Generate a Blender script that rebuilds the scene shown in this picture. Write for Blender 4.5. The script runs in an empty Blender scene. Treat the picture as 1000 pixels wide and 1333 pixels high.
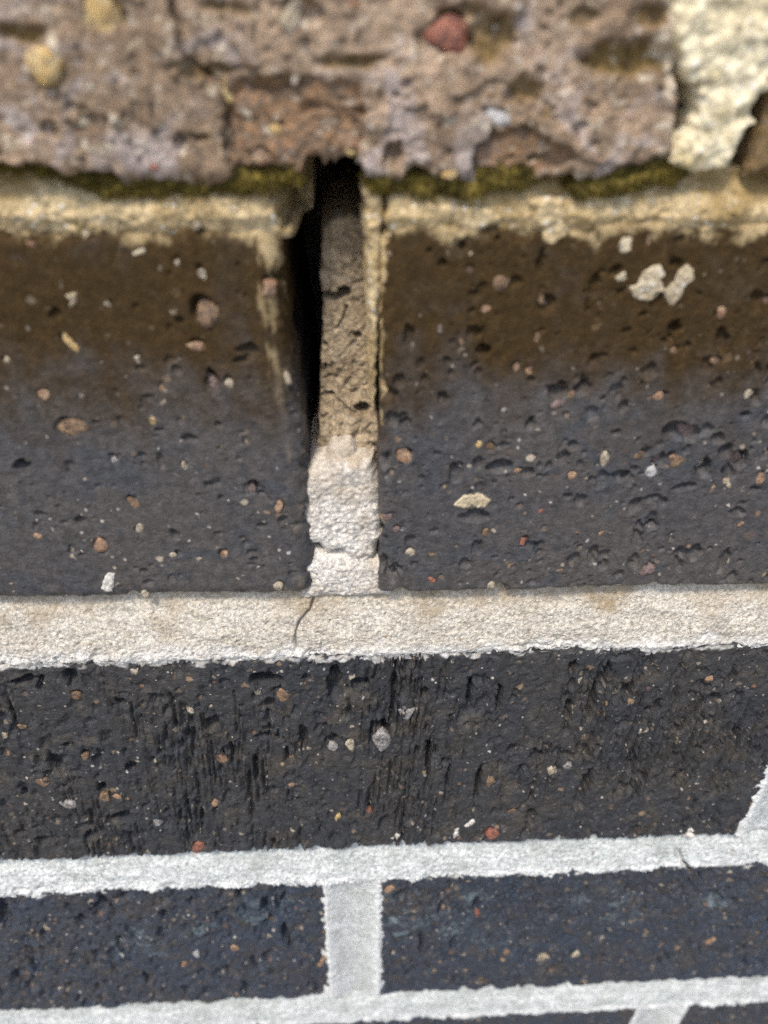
import bpy, math, random
import numpy as np

# ------------------------------------------------------------------ camera, sky, sun, exposure
S = bpy.context.scene
COL = S.collection
CAM_H = 0.42                      # height of the lens above the ground (m)
CAM_D = 0.105                     # distance of the lens from the wall face (m)

cam_data = bpy.data.cameras.new('camera')
cam = bpy.data.objects.new('camera', cam_data)
COL.objects.link(cam)
from mathutils import Matrix
cam.matrix_world = Matrix((
    (0.9988046, 0.0177206, -0.0455558, 0.0),
    (-0.0475358, 0.5692629, -0.8207802, -CAM_D),
    (0.0113885, 0.8219646, 0.5694247, CAM_H),
    (0, 0, 0, 1)))
# matrix columns are right / up / back of the lens
cam_data.sensor_width = 36.0
cam_data.sensor_fit = 'AUTO'
cam_data.lens = 36.0 * 1000.0 / 1333.0
cam_data.clip_start = 0.003
cam_data.clip_end = 800.0
cam_data.dof.use_dof = True
cam_data.dof.focus_distance = 0.152
cam_data.dof.aperture_fstop = 11.5
S.camera = cam

SUN_EL = math.radians(60)
SUN_AZ = math.radians(208)        # from +Y towards +X
world = bpy.data.worlds.new('World')
S.world = world
world.use_nodes = True
wn = world.node_tree
for n in list(wn.nodes):
    wn.nodes.remove(n)
sky = wn.nodes.new('ShaderNodeTexSky')
sky.sky_type = 'NISHITA'
sky.sun_disc = False
sky.sun_elevation = SUN_EL
sky.sun_rotation = SUN_AZ
sky.air_density = 1.0
sky.dust_density = 2.0
bg = wn.nodes.new('ShaderNodeBackground')
bg.inputs['Strength'].default_value = 0.085
wo = wn.nodes.new('ShaderNodeOutputWorld')
wn.links.new(sky.outputs[0], bg.inputs[0])
wn.links.new(bg.outputs[0], wo.inputs[0])

sun_data = bpy.data.lights.new('sun', 'SUN')
sun_data.energy = 1.5
sun_data.angle = math.radians(10)
sun_data.color = (1.0, 0.93, 0.82)
sun = bpy.data.objects.new('sun', sun_data)
COL.objects.link(sun)
sd = (math.cos(SUN_EL) * math.sin(SUN_AZ), math.cos(SUN_EL) * math.cos(SUN_AZ), math.sin(SUN_EL))
from mathutils import Vector
sun.rotation_euler = Vector(sd).to_track_quat('Z', 'Y').to_euler()
sun.location = (-1, -2, 3)

S.view_settings.view_transform = 'Standard'
S.view_settings.look = 'None'
S.view_settings.gamma = 1.0
S.view_settings.exposure = 1.18
S.view_settings.use_curve_mapping = False
S.render.engine = 'CYCLES'
S.cycles.max_bounces = 5
S.cycles.diffuse_bounces = 3
S.cycles.use_denoising = False
S.cycles.use_adaptive_sampling = True
S.cycles.adaptive_threshold = 0.025

# ------------------------------------------------------------------ noise (numpy)
_rs = np.random.RandomState(7)
_a = _rs.rand(4096) * 2 * np.pi
_GX, _GY = np.cos(_a).astype(np.float32), np.sin(_a).astype(np.float32)


def _hash(ix, iy, seed):
    h = ix.astype(np.uint32) * np.uint32(374761393) + iy.astype(np.uint32) * np.uint32(668265263) + np.uint32((seed * 2246822519) & 0xffffffff)
    h = (h ^ (h >> np.uint32(13))) * np.uint32(1274126177)
    return (h ^ (h >> np.uint32(16))) & np.uint32(4095)


def pn(x, y, seed=0):
    """gradient noise, about -0.7 .. 0.7"""
    x = np.asarray(x, np.float32); y = np.asarray(y, np.float32)
    fx = np.floor(x); fy = np.floor(y)
    ix = fx.astype(np.int32); iy = fy.astype(np.int32)
    tx = x - fx; ty = y - fy
    ux = tx * tx * tx * (tx * (tx * 6 - 15) + 10)
    uy = ty * ty * ty * (ty * (ty * 6 - 15) + 10)
    def g(dx, dy):
        k = _hash(ix + dx, iy + dy, seed)
        return _GX[k] * (tx - dx) + _GY[k] * (ty - dy)
    a = g(0, 0); b = g(1, 0); c = g(0, 1); d = g(1, 1)
    return (a + ux * (b - a)) * (1 - uy) + (c + ux * (d - c)) * uy


def fbm(x, y, lam, octaves=4, seed=0, gain=0.5):
    """fractal noise; lam = largest wavelength in mm"""
    s = 0.0; amp = 1.0; k = 1.0 / lam
    for o in range(octaves):
        s = s + amp * pn(x * k + o * 17.3, y * k - o * 9.1, seed + o * 31)
        amp *= gain; k *= 2.0
    return s


def sstep(a, b, x):
    t = np.clip((x - a) / (b - a), 0, 1)
    return t * t * (3 - 2 * t)


def seg_dist(X, Z, pts):
    """distance to a polyline"""
    best = np.full(X.shape, 1e9, np.float32)
    for (ax, az), (bx, bz) in zip(pts[:-1], pts[1:]):
        dx, dz = bx - ax, bz - az
        L = dx * dx + dz * dz + 1e-9
        t = np.clip(((X - ax) * dx + (Z - az) * dz) / L, 0, 1)
        best = np.minimum(best, np.hypot(X - ax - t * dx, Z - az - t * dz))
    return best


def poly_sd(X, Z, poly):
    """signed distance to a polygon, positive inside"""
    d = seg_dist(X, Z, list(poly) + [poly[0]])
    inside = np.zeros(X.shape, bool)
    n = len(poly)
    for i in range(n):
        ax, az = poly[i]; bx, bz = poly[(i + 1) % n]
        if az == bz:
            continue
        c = ((az > Z) != (bz > Z)) & (X < (bx - ax) * (Z - az) / (bz - az) + ax)
        inside ^= c
    return np.where(inside, d, -d)


# ------------------------------------------------------------------ mesh helpers (all lengths in mm, lens height = 0)
def to_m(V):
    V = np.asarray(V, np.float32) * 0.001
    V[..., 2] += CAM_H
    return V


def mesh_from_arrays(name, V, F, attrs=None, smooth=True):
    """V (n,3) metres, F (m,4) or (m,3) ints"""
    me = bpy.data.meshes.new(name)
    n, m, k = len(V), len(F), F.shape[1]
    me.vertices.add(n)
    me.vertices.foreach_set('co', np.ascontiguousarray(V, np.float32).ravel())
    me.loops.add(m * k)
    me.loops.foreach_set('vertex_index', np.ascontiguousarray(F, np.int32).ravel())
    me.polygons.add(m)
    me.polygons.foreach_set('loop_start', np.arange(0, m * k, k, dtype=np.int32))
    me.polygons.foreach_set('loop_total', np.full(m, k, np.int32))
    me.polygons.foreach_set('use_smooth', np.full(m, smooth, bool))
    me.update(calc_edges=True)
    for an, arr in (attrs or {}).items():
        if arr.ndim == 1:
            a = me.attributes.new(an, 'FLOAT', 'POINT')
            a.data.foreach_set('value', np.ascontiguousarray(arr, np.float32))
        else:
            a = me.attributes.new(an, 'FLOAT_COLOR', 'POINT')
            a.data.foreach_set('color', np.ascontiguousarray(arr, np.float32).ravel())
    return me


def grid_faces(nx, nz, keep=None):
    i = np.arange(nx * nz).reshape(nx, nz)
    F = np.stack([i[:-1, :-1], i[1:, :-1], i[1:, 1:], i[:-1, 1:]], -1).reshape(-1, 4)
    if keep is not None:
        F = F[keep.reshape(-1)]
    return F


def compact(V, F, attrs):
    used = np.zeros(len(V), bool); used[F.ravel()] = True
    idx = np.cumsum(used) - 1
    return V[used], idx[F], {k: a[used] for k, a in attrs.items()}


def link(name, me, mat, parent=None, origin=(0, 0, 0)):
    """origin in metres: the mesh is moved so that its object sits there"""
    o = bpy.data.objects.new(name, me)
    COL.objects.link(o)
    if mat is not None:
        me.materials.append(mat)
    if any(origin):
        me.transform(Matrix.Translation((-origin[0], -origin[1], -origin[2])))
    if parent is not None:
        o.parent = parent
        base = Vector((0, 0, 0))
        p = parent
        while p is not None:
            base += p.location; p = p.parent
        o.location = Vector(origin) - base
    else:
        o.location = origin
    return o


def axis(lo, hi, f0, f1, fine, coarse):
    """sample positions: fine between f0 and f1, coarse elsewhere"""
    f0 = max(lo, f0); f1 = min(hi, f1)
    if f1 <= f0:
        return np.linspace(lo, hi, max(3, int((hi - lo) / coarse)))
    parts = []
    if f0 > lo:
        parts.append(np.linspace(lo, f0, max(2, int((f0 - lo) / coarse) + 1), endpoint=False))
    parts.append(np.linspace(f0, f1, max(2, int((f1 - f0) / fine) + 1)))
    if hi > f1:
        parts.append(np.linspace(f1, hi, max(2, int((hi - f1) / coarse) + 1))[1:])
    return np.concatenate(parts)


# ------------------------------------------------------------------ materials
def mat_new(name):
    m = bpy.data.materials.new(name)
    m.use_nodes = True
    nt = m.node_tree
    for n in list(nt.nodes):
        nt.nodes.remove(n)
    out = nt.nodes.new('ShaderNodeOutputMaterial')
    b = nt.nodes.new('ShaderNodeBsdfPrincipled')
    nt.links.new(b.outputs[0], out.inputs[0])
    return m, nt, b


class NB:
    """small node builder"""
    def __init__(self, nt):
        self.nt = nt
        self.pos = nt.nodes.new('ShaderNodeNewGeometry').outputs['Position']

    def n(self, t, **kw):
        x = self.nt.nodes.new(t)
        for k, v in kw.items():
            setattr(x, k, v)
        return x

    def put(self, sock, v):
        if hasattr(v, 'links') or hasattr(v, 'is_linked'):
            self.nt.links.new(v, sock)
        else:
            sock.default_value = v

    def noise(self, lam_mm, detail=3.0, rough=0.55, off=(0, 0, 0), stretch=(1, 1, 1), dist=0.0):
        mp = self.n('ShaderNodeMapping')
        self.put(mp.inputs['Vector'], self.pos)
        k = 1000.0 / lam_mm
        mp.inputs['Scale'].default_value = (k * stretch[0], k * stretch[1], k * stretch[2])
        mp.inputs['Location'].default_value = off
        x = self.n('ShaderNodeTexNoise')
        x.inputs['Scale'].default_value = 1.0
        x.inputs['Detail'].default_value = detail
        x.inputs['Roughness'].default_value = rough
        x.inputs['Distortion'].default_value = dist
        self.put(x.inputs['Vector'], mp.outputs[0])
        return x.outputs['Fac']

    def voro(self, lam_mm, off=(0, 0, 0), feature='F1', rnd=1.0, wob=0.0):
        mp = self.n('ShaderNodeMapping')
        src = self.pos
        if wob:
            if not hasattr(self, 'wobble'):
                nz = self.n('ShaderNodeTexNoise')
                nz.inputs['Scale'].default_value = 1400.0
                nz.inputs['Detail'].default_value = 1.5
                self.put(nz.inputs['Vector'], self.pos)
                a = self.n('ShaderNodeVectorMath', operation='SUBTRACT'); self.put(a.inputs[0], nz.outputs['Color']); a.inputs[1].default_value = (0.5, 0.5, 0.5)
                self.wobble = a.outputs[0]
            b = self.n('ShaderNodeVectorMath', operation='SCALE'); self.put(b.inputs[0], self.wobble); b.inputs[3].default_value = wob * min(lam_mm, 1.2) * 0.001
            c = self.n('ShaderNodeVectorMath', operation='ADD'); self.put(c.inputs[0], self.pos); self.put(c.inputs[1], b.outputs[0])
            src = c.outputs[0]
        self.put(mp.inputs['Vector'], src)
        k = 1000.0 / lam_mm
        mp.inputs['Scale'].default_value = (k, k, k)
        mp.inputs['Location'].default_value = off
        x = self.n('ShaderNodeTexVoronoi')
        x.feature = feature
        x.inputs['Scale'].default_value = 1.0
        x.inputs['Randomness'].default_value = rnd
        self.put(x.inputs['Vector'], mp.outputs[0])
        return x

    def math(self, op, a, b=0.0, clamp=False):
        x = self.n('ShaderNodeMath', operation=op, use_clamp=clamp)
        self.put(x.inputs[0], a); self.put(x.inputs[1], b)
        return x.outputs[0]

    def ramp(self, fac, lo, hi, a=0.0, b=1.0):
        x = self.n('ShaderNodeMapRange', clamp=True)
        x.interpolation_type = 'SMOOTHSTEP'
        self.put(x.inputs[0], fac)
        x.inputs[1].default_value = lo; x.inputs[2].default_value = hi
        x.inputs[3].default_value = a; x.inputs[4].default_value = b
        return x.outputs[0]

    def mix(self, fac, a, b, blend='MIX'):
        x = self.n('ShaderNodeMix', data_type='RGBA', blend_type=blend)
        self.put(x.inputs[0], fac)
        for s, v in ((x.inputs[6], a), (x.inputs[7], b)):
            if isinstance(v, tuple):
                s.default_value = (v[0], v[1], v[2], 1)
            else:
                self.put(s, v)
        return x.outputs[2]

    def attr(self, name):
        x = self.n('ShaderNodeAttribute')
        x.attribute_name = name
        return x

    def bump(self, h, dist_mm, strength=1.0, normal=None):
        x = self.n('ShaderNodeBump')
        x.inputs['Strength'].default_value = strength
        x.inputs['Distance'].default_value = dist_mm * 0.001
        self.put(x.inputs['Height'], h)
        if normal is not None:
            self.put(x.inputs['Normal'], normal)
        return x.outputs[0]


RESIDUE = (0.55, 0.42, 0.23)


def brick_material(name, c1, c2, c3, fleck=0.5, rough=(0.5, 0.8), residue=RESIDUE, stain=(0.042, 0.027, 0.012), bloom=None, bump=1.0, spec=0.5, mott=(0.62, 1.42)):
    m, nt, b = mat_new(name)
    k = NB(nt)
    base = k.mix(k.ramp(k.noise(26, 3, 0.6, dist=0.6), 0.36, 0.64), c1, c2)
    blot = k.noise(9, 3, 0.7, off=(3, 1, 7), dist=0.8)
    base = k.mix(k.ramp(blot, 0.5, 0.68, 0, 0.85), base, c3)
    small = k.noise(1.7, 3, 0.7, off=(5, 2, 9))
    cm = k.n('ShaderNodeVectorMath', operation='SCALE')
    k.put(cm.inputs[0], base); k.put(cm.inputs[3], k.ramp(small, 0.28, 0.72, *mott))
    col = cm.outputs[0]
    # dirt and algae marks; on the weep-hole course also painted warm light
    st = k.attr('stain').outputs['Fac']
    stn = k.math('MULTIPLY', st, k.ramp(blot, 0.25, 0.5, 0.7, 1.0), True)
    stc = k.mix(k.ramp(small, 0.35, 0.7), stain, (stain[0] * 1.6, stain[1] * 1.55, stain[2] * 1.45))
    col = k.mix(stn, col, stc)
    # pale bloom of salts
    if bloom:
        bl = k.attr('bloom').outputs['Fac']
        bn = k.math('MULTIPLY', bl, k.ramp(k.noise(4.5, 4, 0.8, off=(2, 9, 4), stretch=(0.8, 1, 1.2), dist=0.6), 0.5, 0.66, 0, 0.8), True)
        col = k.mix(bn, col, bloom)
    # sand grains and grit in the body of the brick; the finest layer paints glints
    patchy = k.ramp(blot, 0.38, 0.66, 1.0, 0.0)
    for lam, thr, size, colA, colB, off in (
            (1.3, 0.955 - 0.05 * fleck, 0.34, (0.26, 0.18, 0.11), (0.45, 0.38, 0.29), (1, 2, 3)),
            (2.6, 0.93 - 0.06 * fleck, 0.28, (0.16, 0.085, 0.05), (0.32, 0.22, 0.13), (7, 1, 5)),
            (0.75, 0.95 - 0.06 * fleck, 0.36, (0.22, 0.18, 0.15), (0.55, 0.50, 0.44), (4, 4, 2))):
        v = k.voro(lam, off, wob=0.9)
        sep = k.n('ShaderNodeSeparateColor'); k.put(sep.inputs[0], v.outputs['Color'])
        grow = k.math('MULTIPLY', k.math('POWER', sep.outputs[2], 2.0), size * 1.4)
        inside = k.math('MULTIPLY', k.math('SUBTRACT', k.math('ADD', grow, size * 0.25), v.outputs['Distance']), 8.0, True)
        msk = k.math('MULTIPLY', inside, k.math('GREATER_THAN', k.math('ADD', sep.outputs[0], k.math('MULTIPLY', patchy, 0.05)), thr + 0.03))
        msk = k.math('MULTIPLY', msk, k.math('SUBTRACT', 1.0, k.math('MULTIPLY', st, 0.7)))
        col = k.mix(k.math('MULTIPLY', msk, k.ramp(sep.outputs[1], 0, 1, 0.3, 1.0)), col, k.mix(sep.outputs[1], colA, colB))
    inc = k.attr('inclusion')
    ic = k.mix(k.ramp(small, 0.36, 0.60, 0.0, 0.85), inc.outputs['Color'], (0.12, 0.085, 0.06))
    col = k.mix(inc.outputs['Alpha'], col, ic)
    sm = k.attr('smear').outputs['Fac']
    rc = k.mix(k.ramp(small, 0.3, 0.7), (residue[0] * 0.62, residue[1] * 0.58, residue[2] * 0.5), residue)
    col = k.mix(sm, col, rc)
    k.put(b.inputs['Base Color'], col)
    k.put(b.inputs['Roughness'], k.math('ADD', k.ramp(small, 0.3, 0.7, rough[1], rough[0]), k.math('MULTIPLY', k.math('MAXIMUM', st, sm), 0.22), True))
    k.put(b.inputs['Specular IOR Level'], k.math('SUBTRACT', spec, k.math('MULTIPLY', st, spec * 0.75)))
    k.put(b.inputs['Normal'], k.bump(k.noise(0.55, 3.0, 0.8, off=(0, 3, 0)), 0.34 * bump, 1.0))
    return m


def mortar_material(name, c_light, c_dark, stain, grain=0.5, bump=1.0, sparkle=0.85):
    m, nt, b = mat_new(name)
    k = NB(nt)
    blot = k.noise(8, 3, 0.7)
    base = k.mix(k.ramp(blot, 0.34, 0.66), c_dark, c_light)
    sand = k.noise(grain * 1.5, 3, 0.8, off=(3, 3, 3))
    gr = k.ramp(sand, 0.32, 0.68, 0.55, 1.22)
    cm = k.n('ShaderNodeVectorMath', operation='SCALE')
    k.put(cm.inputs[0], base); k.put(cm.inputs[3], gr)
    col = cm.outputs[0]
    st = k.attr('stain').outputs['Fac']
    stn = k.math('MULTIPLY', st, k.ramp(blot, 0.25, 0.65, 1.0, 0.4), True)
    col = k.mix(stn, col, stain)
    for lam, thr, size, ca, cb, off in (
            (grain * 1.2, 0.80, 0.42, (0.86, 0.84, 0.8), (0.8, 0.76, 0.68), (5, 2, 3)),
            (grain * 2.6, 0.86, 0.30, (0.36, 0.25, 0.15), (0.24, 0.22, 0.20), (1, 7, 3))):
        v = k.voro(lam, off)
        sep = k.n('ShaderNodeSeparateColor'); k.put(sep.inputs[0], v.outputs['Color'])
        msk = k.math('MULTIPLY', k.ramp(v.outputs['Distance'], size, size * 0.6), k.math('GREATER_THAN', sep.outputs[0], thr))
        col = k.mix(k.math('MULTIPLY', k.math('MULTIPLY', msk, sparkle), k.math('SUBTRACT', 1.0, k.math('MULTIPLY', st, 0.8))), col, k.mix(sep.outputs[1], ca, cb))
    col = k.mix(k.math('MULTIPLY', k.attr('lime').outputs['Fac'], k.ramp(sand, 0.3, 0.55, 0.3, 0.95)), col, (0.82, 0.81, 0.79))
    k.put(b.inputs['Base Color'], col)
    b.inputs['Roughness'].default_value = 0.88
    b.inputs['Specular IOR Level'].default_value = 0.3
    k.put(b.inputs['Normal'], k.bump(k.noise(grain * 1.2, 2.5, 0.75, off=(1, 1, 4)), 0.5 * bump, 1.0))
    return m


def stone_material(name, c1, c2, rough=0.5, lam=1.2):
    m, nt, b = mat_new(name)
    k = NB(nt)
    col = k.mix(k.ramp(k.noise(lam, 5, 0.7, dist=0.5), 0.36, 0.62), c1, c2)
    col = k.mix(k.ramp(k.noise(lam * 0.9, 4, 0.75, off=(4, 4, 4)), 0.45, 0.64, 0.04, 0.88), col, (0.05 + c1[0] * 0.10, 0.042 + c1[1] * 0.09, 0.036 + c1[2] * 0.08))
    k.put(b.inputs['Base Color'], col)
    b.inputs['Roughness'].default_value = rough
    k.put(b.inputs['Normal'], k.bump(k.noise(0.7, 4, 0.75), 0.5, 1.0))
    return m


def moss_material():
    m, nt, b = mat_new('moss_leaves')
    k = NB(nt)
    col = k.mix(k.ramp(k.noise(2.4, 4, 0.7), 0.35, 0.65), (0.07, 0.054, 0.012), (0.17, 0.125, 0.022))
    col = k.mix(k.ramp(k.noise(0.8, 3, 0.7, off=(2, 2, 2)), 0.5, 0.75), col, (0.22, 0.165, 0.035))
    k.put(b.inputs['Base Color'], col)
    b.inputs['Roughness'].default_value = 0.75
    b.inputs['Specular IOR Level'].default_value = 0.25
    return m


def ground_material():
    m, nt, b = mat_new('concrete_paving')
    k = NB(nt)
    col = k.mix(k.noise(40, 6, 0.6), (0.24, 0.23, 0.215), (0.36, 0.35, 0.33))
    col = k.mix(k.ramp(k.noise(3, 4, 0.7, off=(3, 3, 3)), 0.3, 0.7, 0, 0.5), col, (0.16, 0.15, 0.14))
    k.put(b.inputs['Base Color'], col)
    b.inputs['Roughness'].default_value = 0.85
    k.put(b.inputs['Normal'], k.bump(k.noise(3, 5, 0.7), 0.8, 0.8))
    return m


BM = {
    'top': brick_material('weathered_spalled_brick', (0.35, 0.245, 0.16), (0.22, 0.145, 0.085), (0.43, 0.355, 0.325), 1.2, (0.25, 0.6), residue=(0.78, 0.68, 0.54), stain=(0.13, 0.085, 0.028), bump=1.1, mott=(0.58, 1.42)),  # base tones warmed and brightened to paint in warm light on the top course
    'upper': brick_material('dark_brick_upper', (0.064, 0.060, 0.061), (0.080, 0.070, 0.064), (0.052, 0.056, 0.065), 0.5, (0.46, 0.72), stain=(0.047, 0.029, 0.0115), bump=1.0, residue=(0.60, 0.46, 0.26)),  # stain tone paints warm light, mixed with dirt, on the weep-hole course
    'rough': brick_material('dark_wirecut_brick', (0.031, 0.033, 0.039), (0.042, 0.040, 0.040), (0.070, 0.060, 0.048), 0.8, (0.38, 0.64), residue=(0.72, 0.70, 0.68), bump=1.4),
    'blue': brick_material('blue_engineering_brick', (0.031, 0.042, 0.063), (0.038, 0.043, 0.056), (0.062, 0.053, 0.047), 0.7, (0.36, 0.6), residue=(0.7, 0.71, 0.70), bloom=(0.22, 0.29, 0.31), bump=1.4),
}
MM = {
    'splash': mortar_material('dried_mortar_splash', (0.60, 0.51, 0.36), (0.50, 0.40, 0.26), (0.3, 0.2, 0.1), 0.6, 1.0),
    'bed_top': mortar_material('moss_stained_mortar', (0.69, 0.55, 0.33), (0.47, 0.34, 0.17), (0.31, 0.21, 0.08), 0.7),
    'bed_mid': mortar_material('sandy_cream_mortar', (0.71, 0.65, 0.55), (0.59, 0.53, 0.44), (0.34, 0.25, 0.14), 0.5),
    'bed_low': mortar_material('pale_grey_mortar', (0.72, 0.74, 0.72), (0.56, 0.59, 0.57), (0.36, 0.38, 0.35), 0.65),
    'joint': mortar_material('tooled_grey_mortar', (0.70, 0.72, 0.70), (0.57, 0.59, 0.56), (0.42, 0.42, 0.37), 0.45, sparkle=0.6),
    'old': mortar_material('old_brown_mortar', (0.44, 0.345, 0.23), (0.33, 0.25, 0.16), (0.17, 0.12, 0.07), 0.6, sparkle=0.25),
    'lump': mortar_material('fresh_grey_mortar', (0.80, 0.75, 0.68), (0.68, 0.62, 0.54), (0.42, 0.32, 0.21), 0.45),
    'cream': mortar_material('lichen_cream_mortar', (0.88, 0.79, 0.57), (0.79, 0.67, 0.43), (0.55, 0.42, 0.18), 0.9, 1.0),
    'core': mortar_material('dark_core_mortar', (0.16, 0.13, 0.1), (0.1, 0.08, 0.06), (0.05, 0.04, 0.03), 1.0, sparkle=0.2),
}
PEB = {
    'c': stone_material('cream_pebble', (0.46, 0.36, 0.23), (0.60, 0.52, 0.40)),
    'w': stone_material('white_pebble', (0.52, 0.50, 0.48), (0.70, 0.68, 0.65)),
    'o': stone_material('orange_pebble', (0.36, 0.18, 0.10), (0.50, 0.34, 0.21)),
    'r': stone_material('red_pebble', (0.30, 0.085, 0.05), (0.42, 0.17, 0.11)),
    'b': stone_material('brown_pebble', (0.17, 0.095, 0.05), (0.34, 0.22, 0.125)),
    'm': stone_material('mauve_pebble', (0.16, 0.10, 0.09), (0.27, 0.19, 0.17)),
    'g': stone_material('golden_pebble', (0.60, 0.38, 0.12), (0.72, 0.54, 0.27)),
    'y': stone_material('grey_pebble', (0.28, 0.26, 0.25), (0.45, 0.42, 0.40)),
}
MOSS = moss_material()

# ------------------------------------------------------------------ ground
me = mesh_from_arrays('ground', np.array([[-300, -300, 0], [300, -300, 0], [300, 300, 0], [-300, 300, 0]], np.float32), np.array([[0, 1, 2, 3]]))
ground = link('ground', me, ground_material())
ground['kind'] = 'structure'

# ------------------------------------------------------------------ the wall
wall = bpy.data.objects.new('brick_wall', None)
COL.objects.link(wall)
wall.empty_display_size = 0.05
wall['label'] = 'weathered dark brick wall with pale mortar and an open weep hole in one upright joint'
wall['category'] = 'wall'
wall['kind'] = 'thing'


class Brick:
    """a brick with a height-field face: pits, drag marks, grit, chipped arrises"""
    def __init__(self, x0, x1, z0, z1, seed, mat, win, res, front=0.0, depth=70.0, coarse=2.2, radius=1.6, side_fine=(False, False)):
        self.x0, self.x1, self.z0, self.z1 = x0, x1, z0, z1
        self.front, self.depth, self.mat, self.seed = front, depth, mat, seed
        self.win = win
        r = radius
        def fold(lo, hi, f0, f1):
            core = axis(lo + r, hi - r, f0, f1, res, coarse)
            na = max(3, int(r * 1.57 / (res if (lo >= f0 - 3 or hi <= f1 + 3) else coarse)))
            na = min(na, 10)
            ang = np.linspace(0, np.pi / 2, na + 1)[1:]
            back = np.concatenate([np.linspace(r, 14, 30)[1:], [22, 40, depth]]) if res < 0.5 else np.array([6, 20, depth])
            s = np.concatenate([(lo + r - ang * r)[::-1] - 0, core, hi - r + ang * r])
            p = np.concatenate([(lo + r - np.sin(ang) * r)[::-1], core, hi - r + np.sin(ang) * r])
            d = np.concatenate([(r - r * np.cos(ang))[::-1], core * 0, r - r * np.cos(ang)])
            nn = np.concatenate([-np.sin(ang)[::-1], core * 0, np.sin(ang)])
            ny = np.concatenate([np.cos(ang)[::-1], core * 0 + 1, np.cos(ang)])
            s = np.concatenate([(s[0] - (back - r))[::-1], s, s[-1] + back - r])
            p = np.concatenate([np.full(len(back), lo), p, np.full(len(back), hi)])
            d = np.concatenate([back[::-1], d, back])
            nn = np.concatenate([np.full(len(back), -1.0), nn, np.full(len(back), 1.0)])
            ny = np.concatenate([np.zeros(len(back)), ny, np.zeros(len(back))])
            return s, p, d, nn, ny
        self.sx, self.px, self.dx, self.nx, self.ax = fold(x0, x1, win[0], win[1])
        self.sz, self.pz, self.dz, self.nz, self.az = fold(z0, z1, win[2], win[3])
        self.X, self.Z = np.meshgrid(self.sx.astype(np.float32), self.sz.astype(np.float32), indexing='ij')
        self.h = np.zeros(self.X.shape, np.float32)
        self.stain = np.zeros_like(self.h); self.smear = np.zeros_like(self.h); self.bloom = np.zeros_like(self.h)
        self.inc = np.zeros(self.h.shape + (4,), np.float32)
        self.edge = np.minimum(np.minimum(self.X - x0, x1 - self.X), np.minimum(self.Z - z0, z1 - self.Z))

    def base(self, low=0.35, mid=0.12, fine=0.05, chips=1.0):
        X, Z, s = self.X, self.Z, self.seed
        self.h += low * fbm(X, Z, 22, 2, s) + mid * fbm(X, Z, 4.5, 3, s + 5) + fine * fbm(X, Z, 1.1, 2, s + 9)
        e = 1 - sstep(0.0, 2.6, self.edge)
        self.h -= chips * e * np.clip(fbm(X, Z, 6, 3, s + 13) - 0.12, 0, 1) * 3.0
        self.h += e * 0.25 * fbm(X, Z, 2.0, 2, s + 17)

    def _win(self, cx, cz, r):
        i0, i1 = np.searchsorted(self.sx, [cx - r, cx + r]); j0, j1 = np.searchsorted(self.sz, [cz - r, cz + r])
        return slice(i0, i1), slice(j0, j1)

    def pit(self, cx, cz, rx, rz, depth, tilt=0.0, seed=0):
        R = max(rx, rz) * 1.5
        I, J = self._win(cx, cz, R)
        X = self.X[I, J] - cx; Z = self.Z[I, J] - cz
        if X.size == 0:
            return
        c, s_ = math.cos(tilt), math.sin(tilt)
        u = (X * c + Z * s_) / rx; v = (-X * s_ + Z * c) / rz
        w = 0.42 * pn(X / (rx * 0.9) + seed * 3.1, Z / (rx * 0.9 + 0.3) - seed * 1.7, 77)
        r = np.sqrt(u * u + v * v) + w
        f = sstep(1.0, 0.74, r) * np.clip(0.66 + 0.40 * v, 0.15, 1.1)
        lip = np.exp(-((r - 1.08) / 0.16) ** 2) * 0.07 * min(depth, 0.8)
        self.h[I, J] += lip - f * depth * 1.35

    def grit(self, cx, cz, r, col, up=0.5, seed=0):
        I, J = self._win(cx, cz, r * 1.5)
        X = self.X[I, J] - cx; Z = self.Z[I, J] - cz
        if X.size == 0:
            return
        q = np.hypot(X * (0.8 + 0.4 * ((seed * 7) % 10) / 10), Z) / r + 0.35 * pn(X / r + seed, Z / r, 55)
        m = sstep(1.0, 0.75, q)
        self.h[I, J] += np.sqrt(np.clip(1 - q * q, 0, 1)) * r * up
        a = self.inc[I, J]
        for c in range(3):
            a[..., c] = np.where(m > a[..., 3], col[c], a[..., c])
        a[..., 3] = np.maximum(a[..., 3], m)

    def scatter(self, n_pit, pit_r, stretch, n_grit, grit_r, depth=0.8, tilt=0.0, clumps=True):
        rnd = random.Random(self.seed)
        a, b, c, d = self.win
        a = max(a, self.x0); b = min(b, self.x1); c = max(c, self.z0); d = min(d, self.z1)
        for k in range(n_pit):
            for _ in range(6):
                x = rnd.uniform(a, b); z = rnd.uniform(c, d)
                if not clumps or float(pn(np.array([x / 14]), np.array([z / 14]), self.seed + 3)[0]) > rnd.uniform(-0.35, 0.3):
                    break
            r = pit_r[0] * (pit_r[1] / pit_r[0]) ** (rnd.random() ** 2.2)
            st = rnd.uniform(*stretch)
            self.pit(x, z, r, r * st, r * depth * rnd.uniform(0.6, 1.4), tilt + rnd.gauss(0, 0.25), k * 0.37)
        pal = [(0.42, 0.30, 0.17), (0.5, 0.42, 0.3), (0.34, 0.17, 0.08), (0.20, 0.12, 0.10), (0.25, 0.19, 0.14), (0.45, 0.40, 0.35)]
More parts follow.
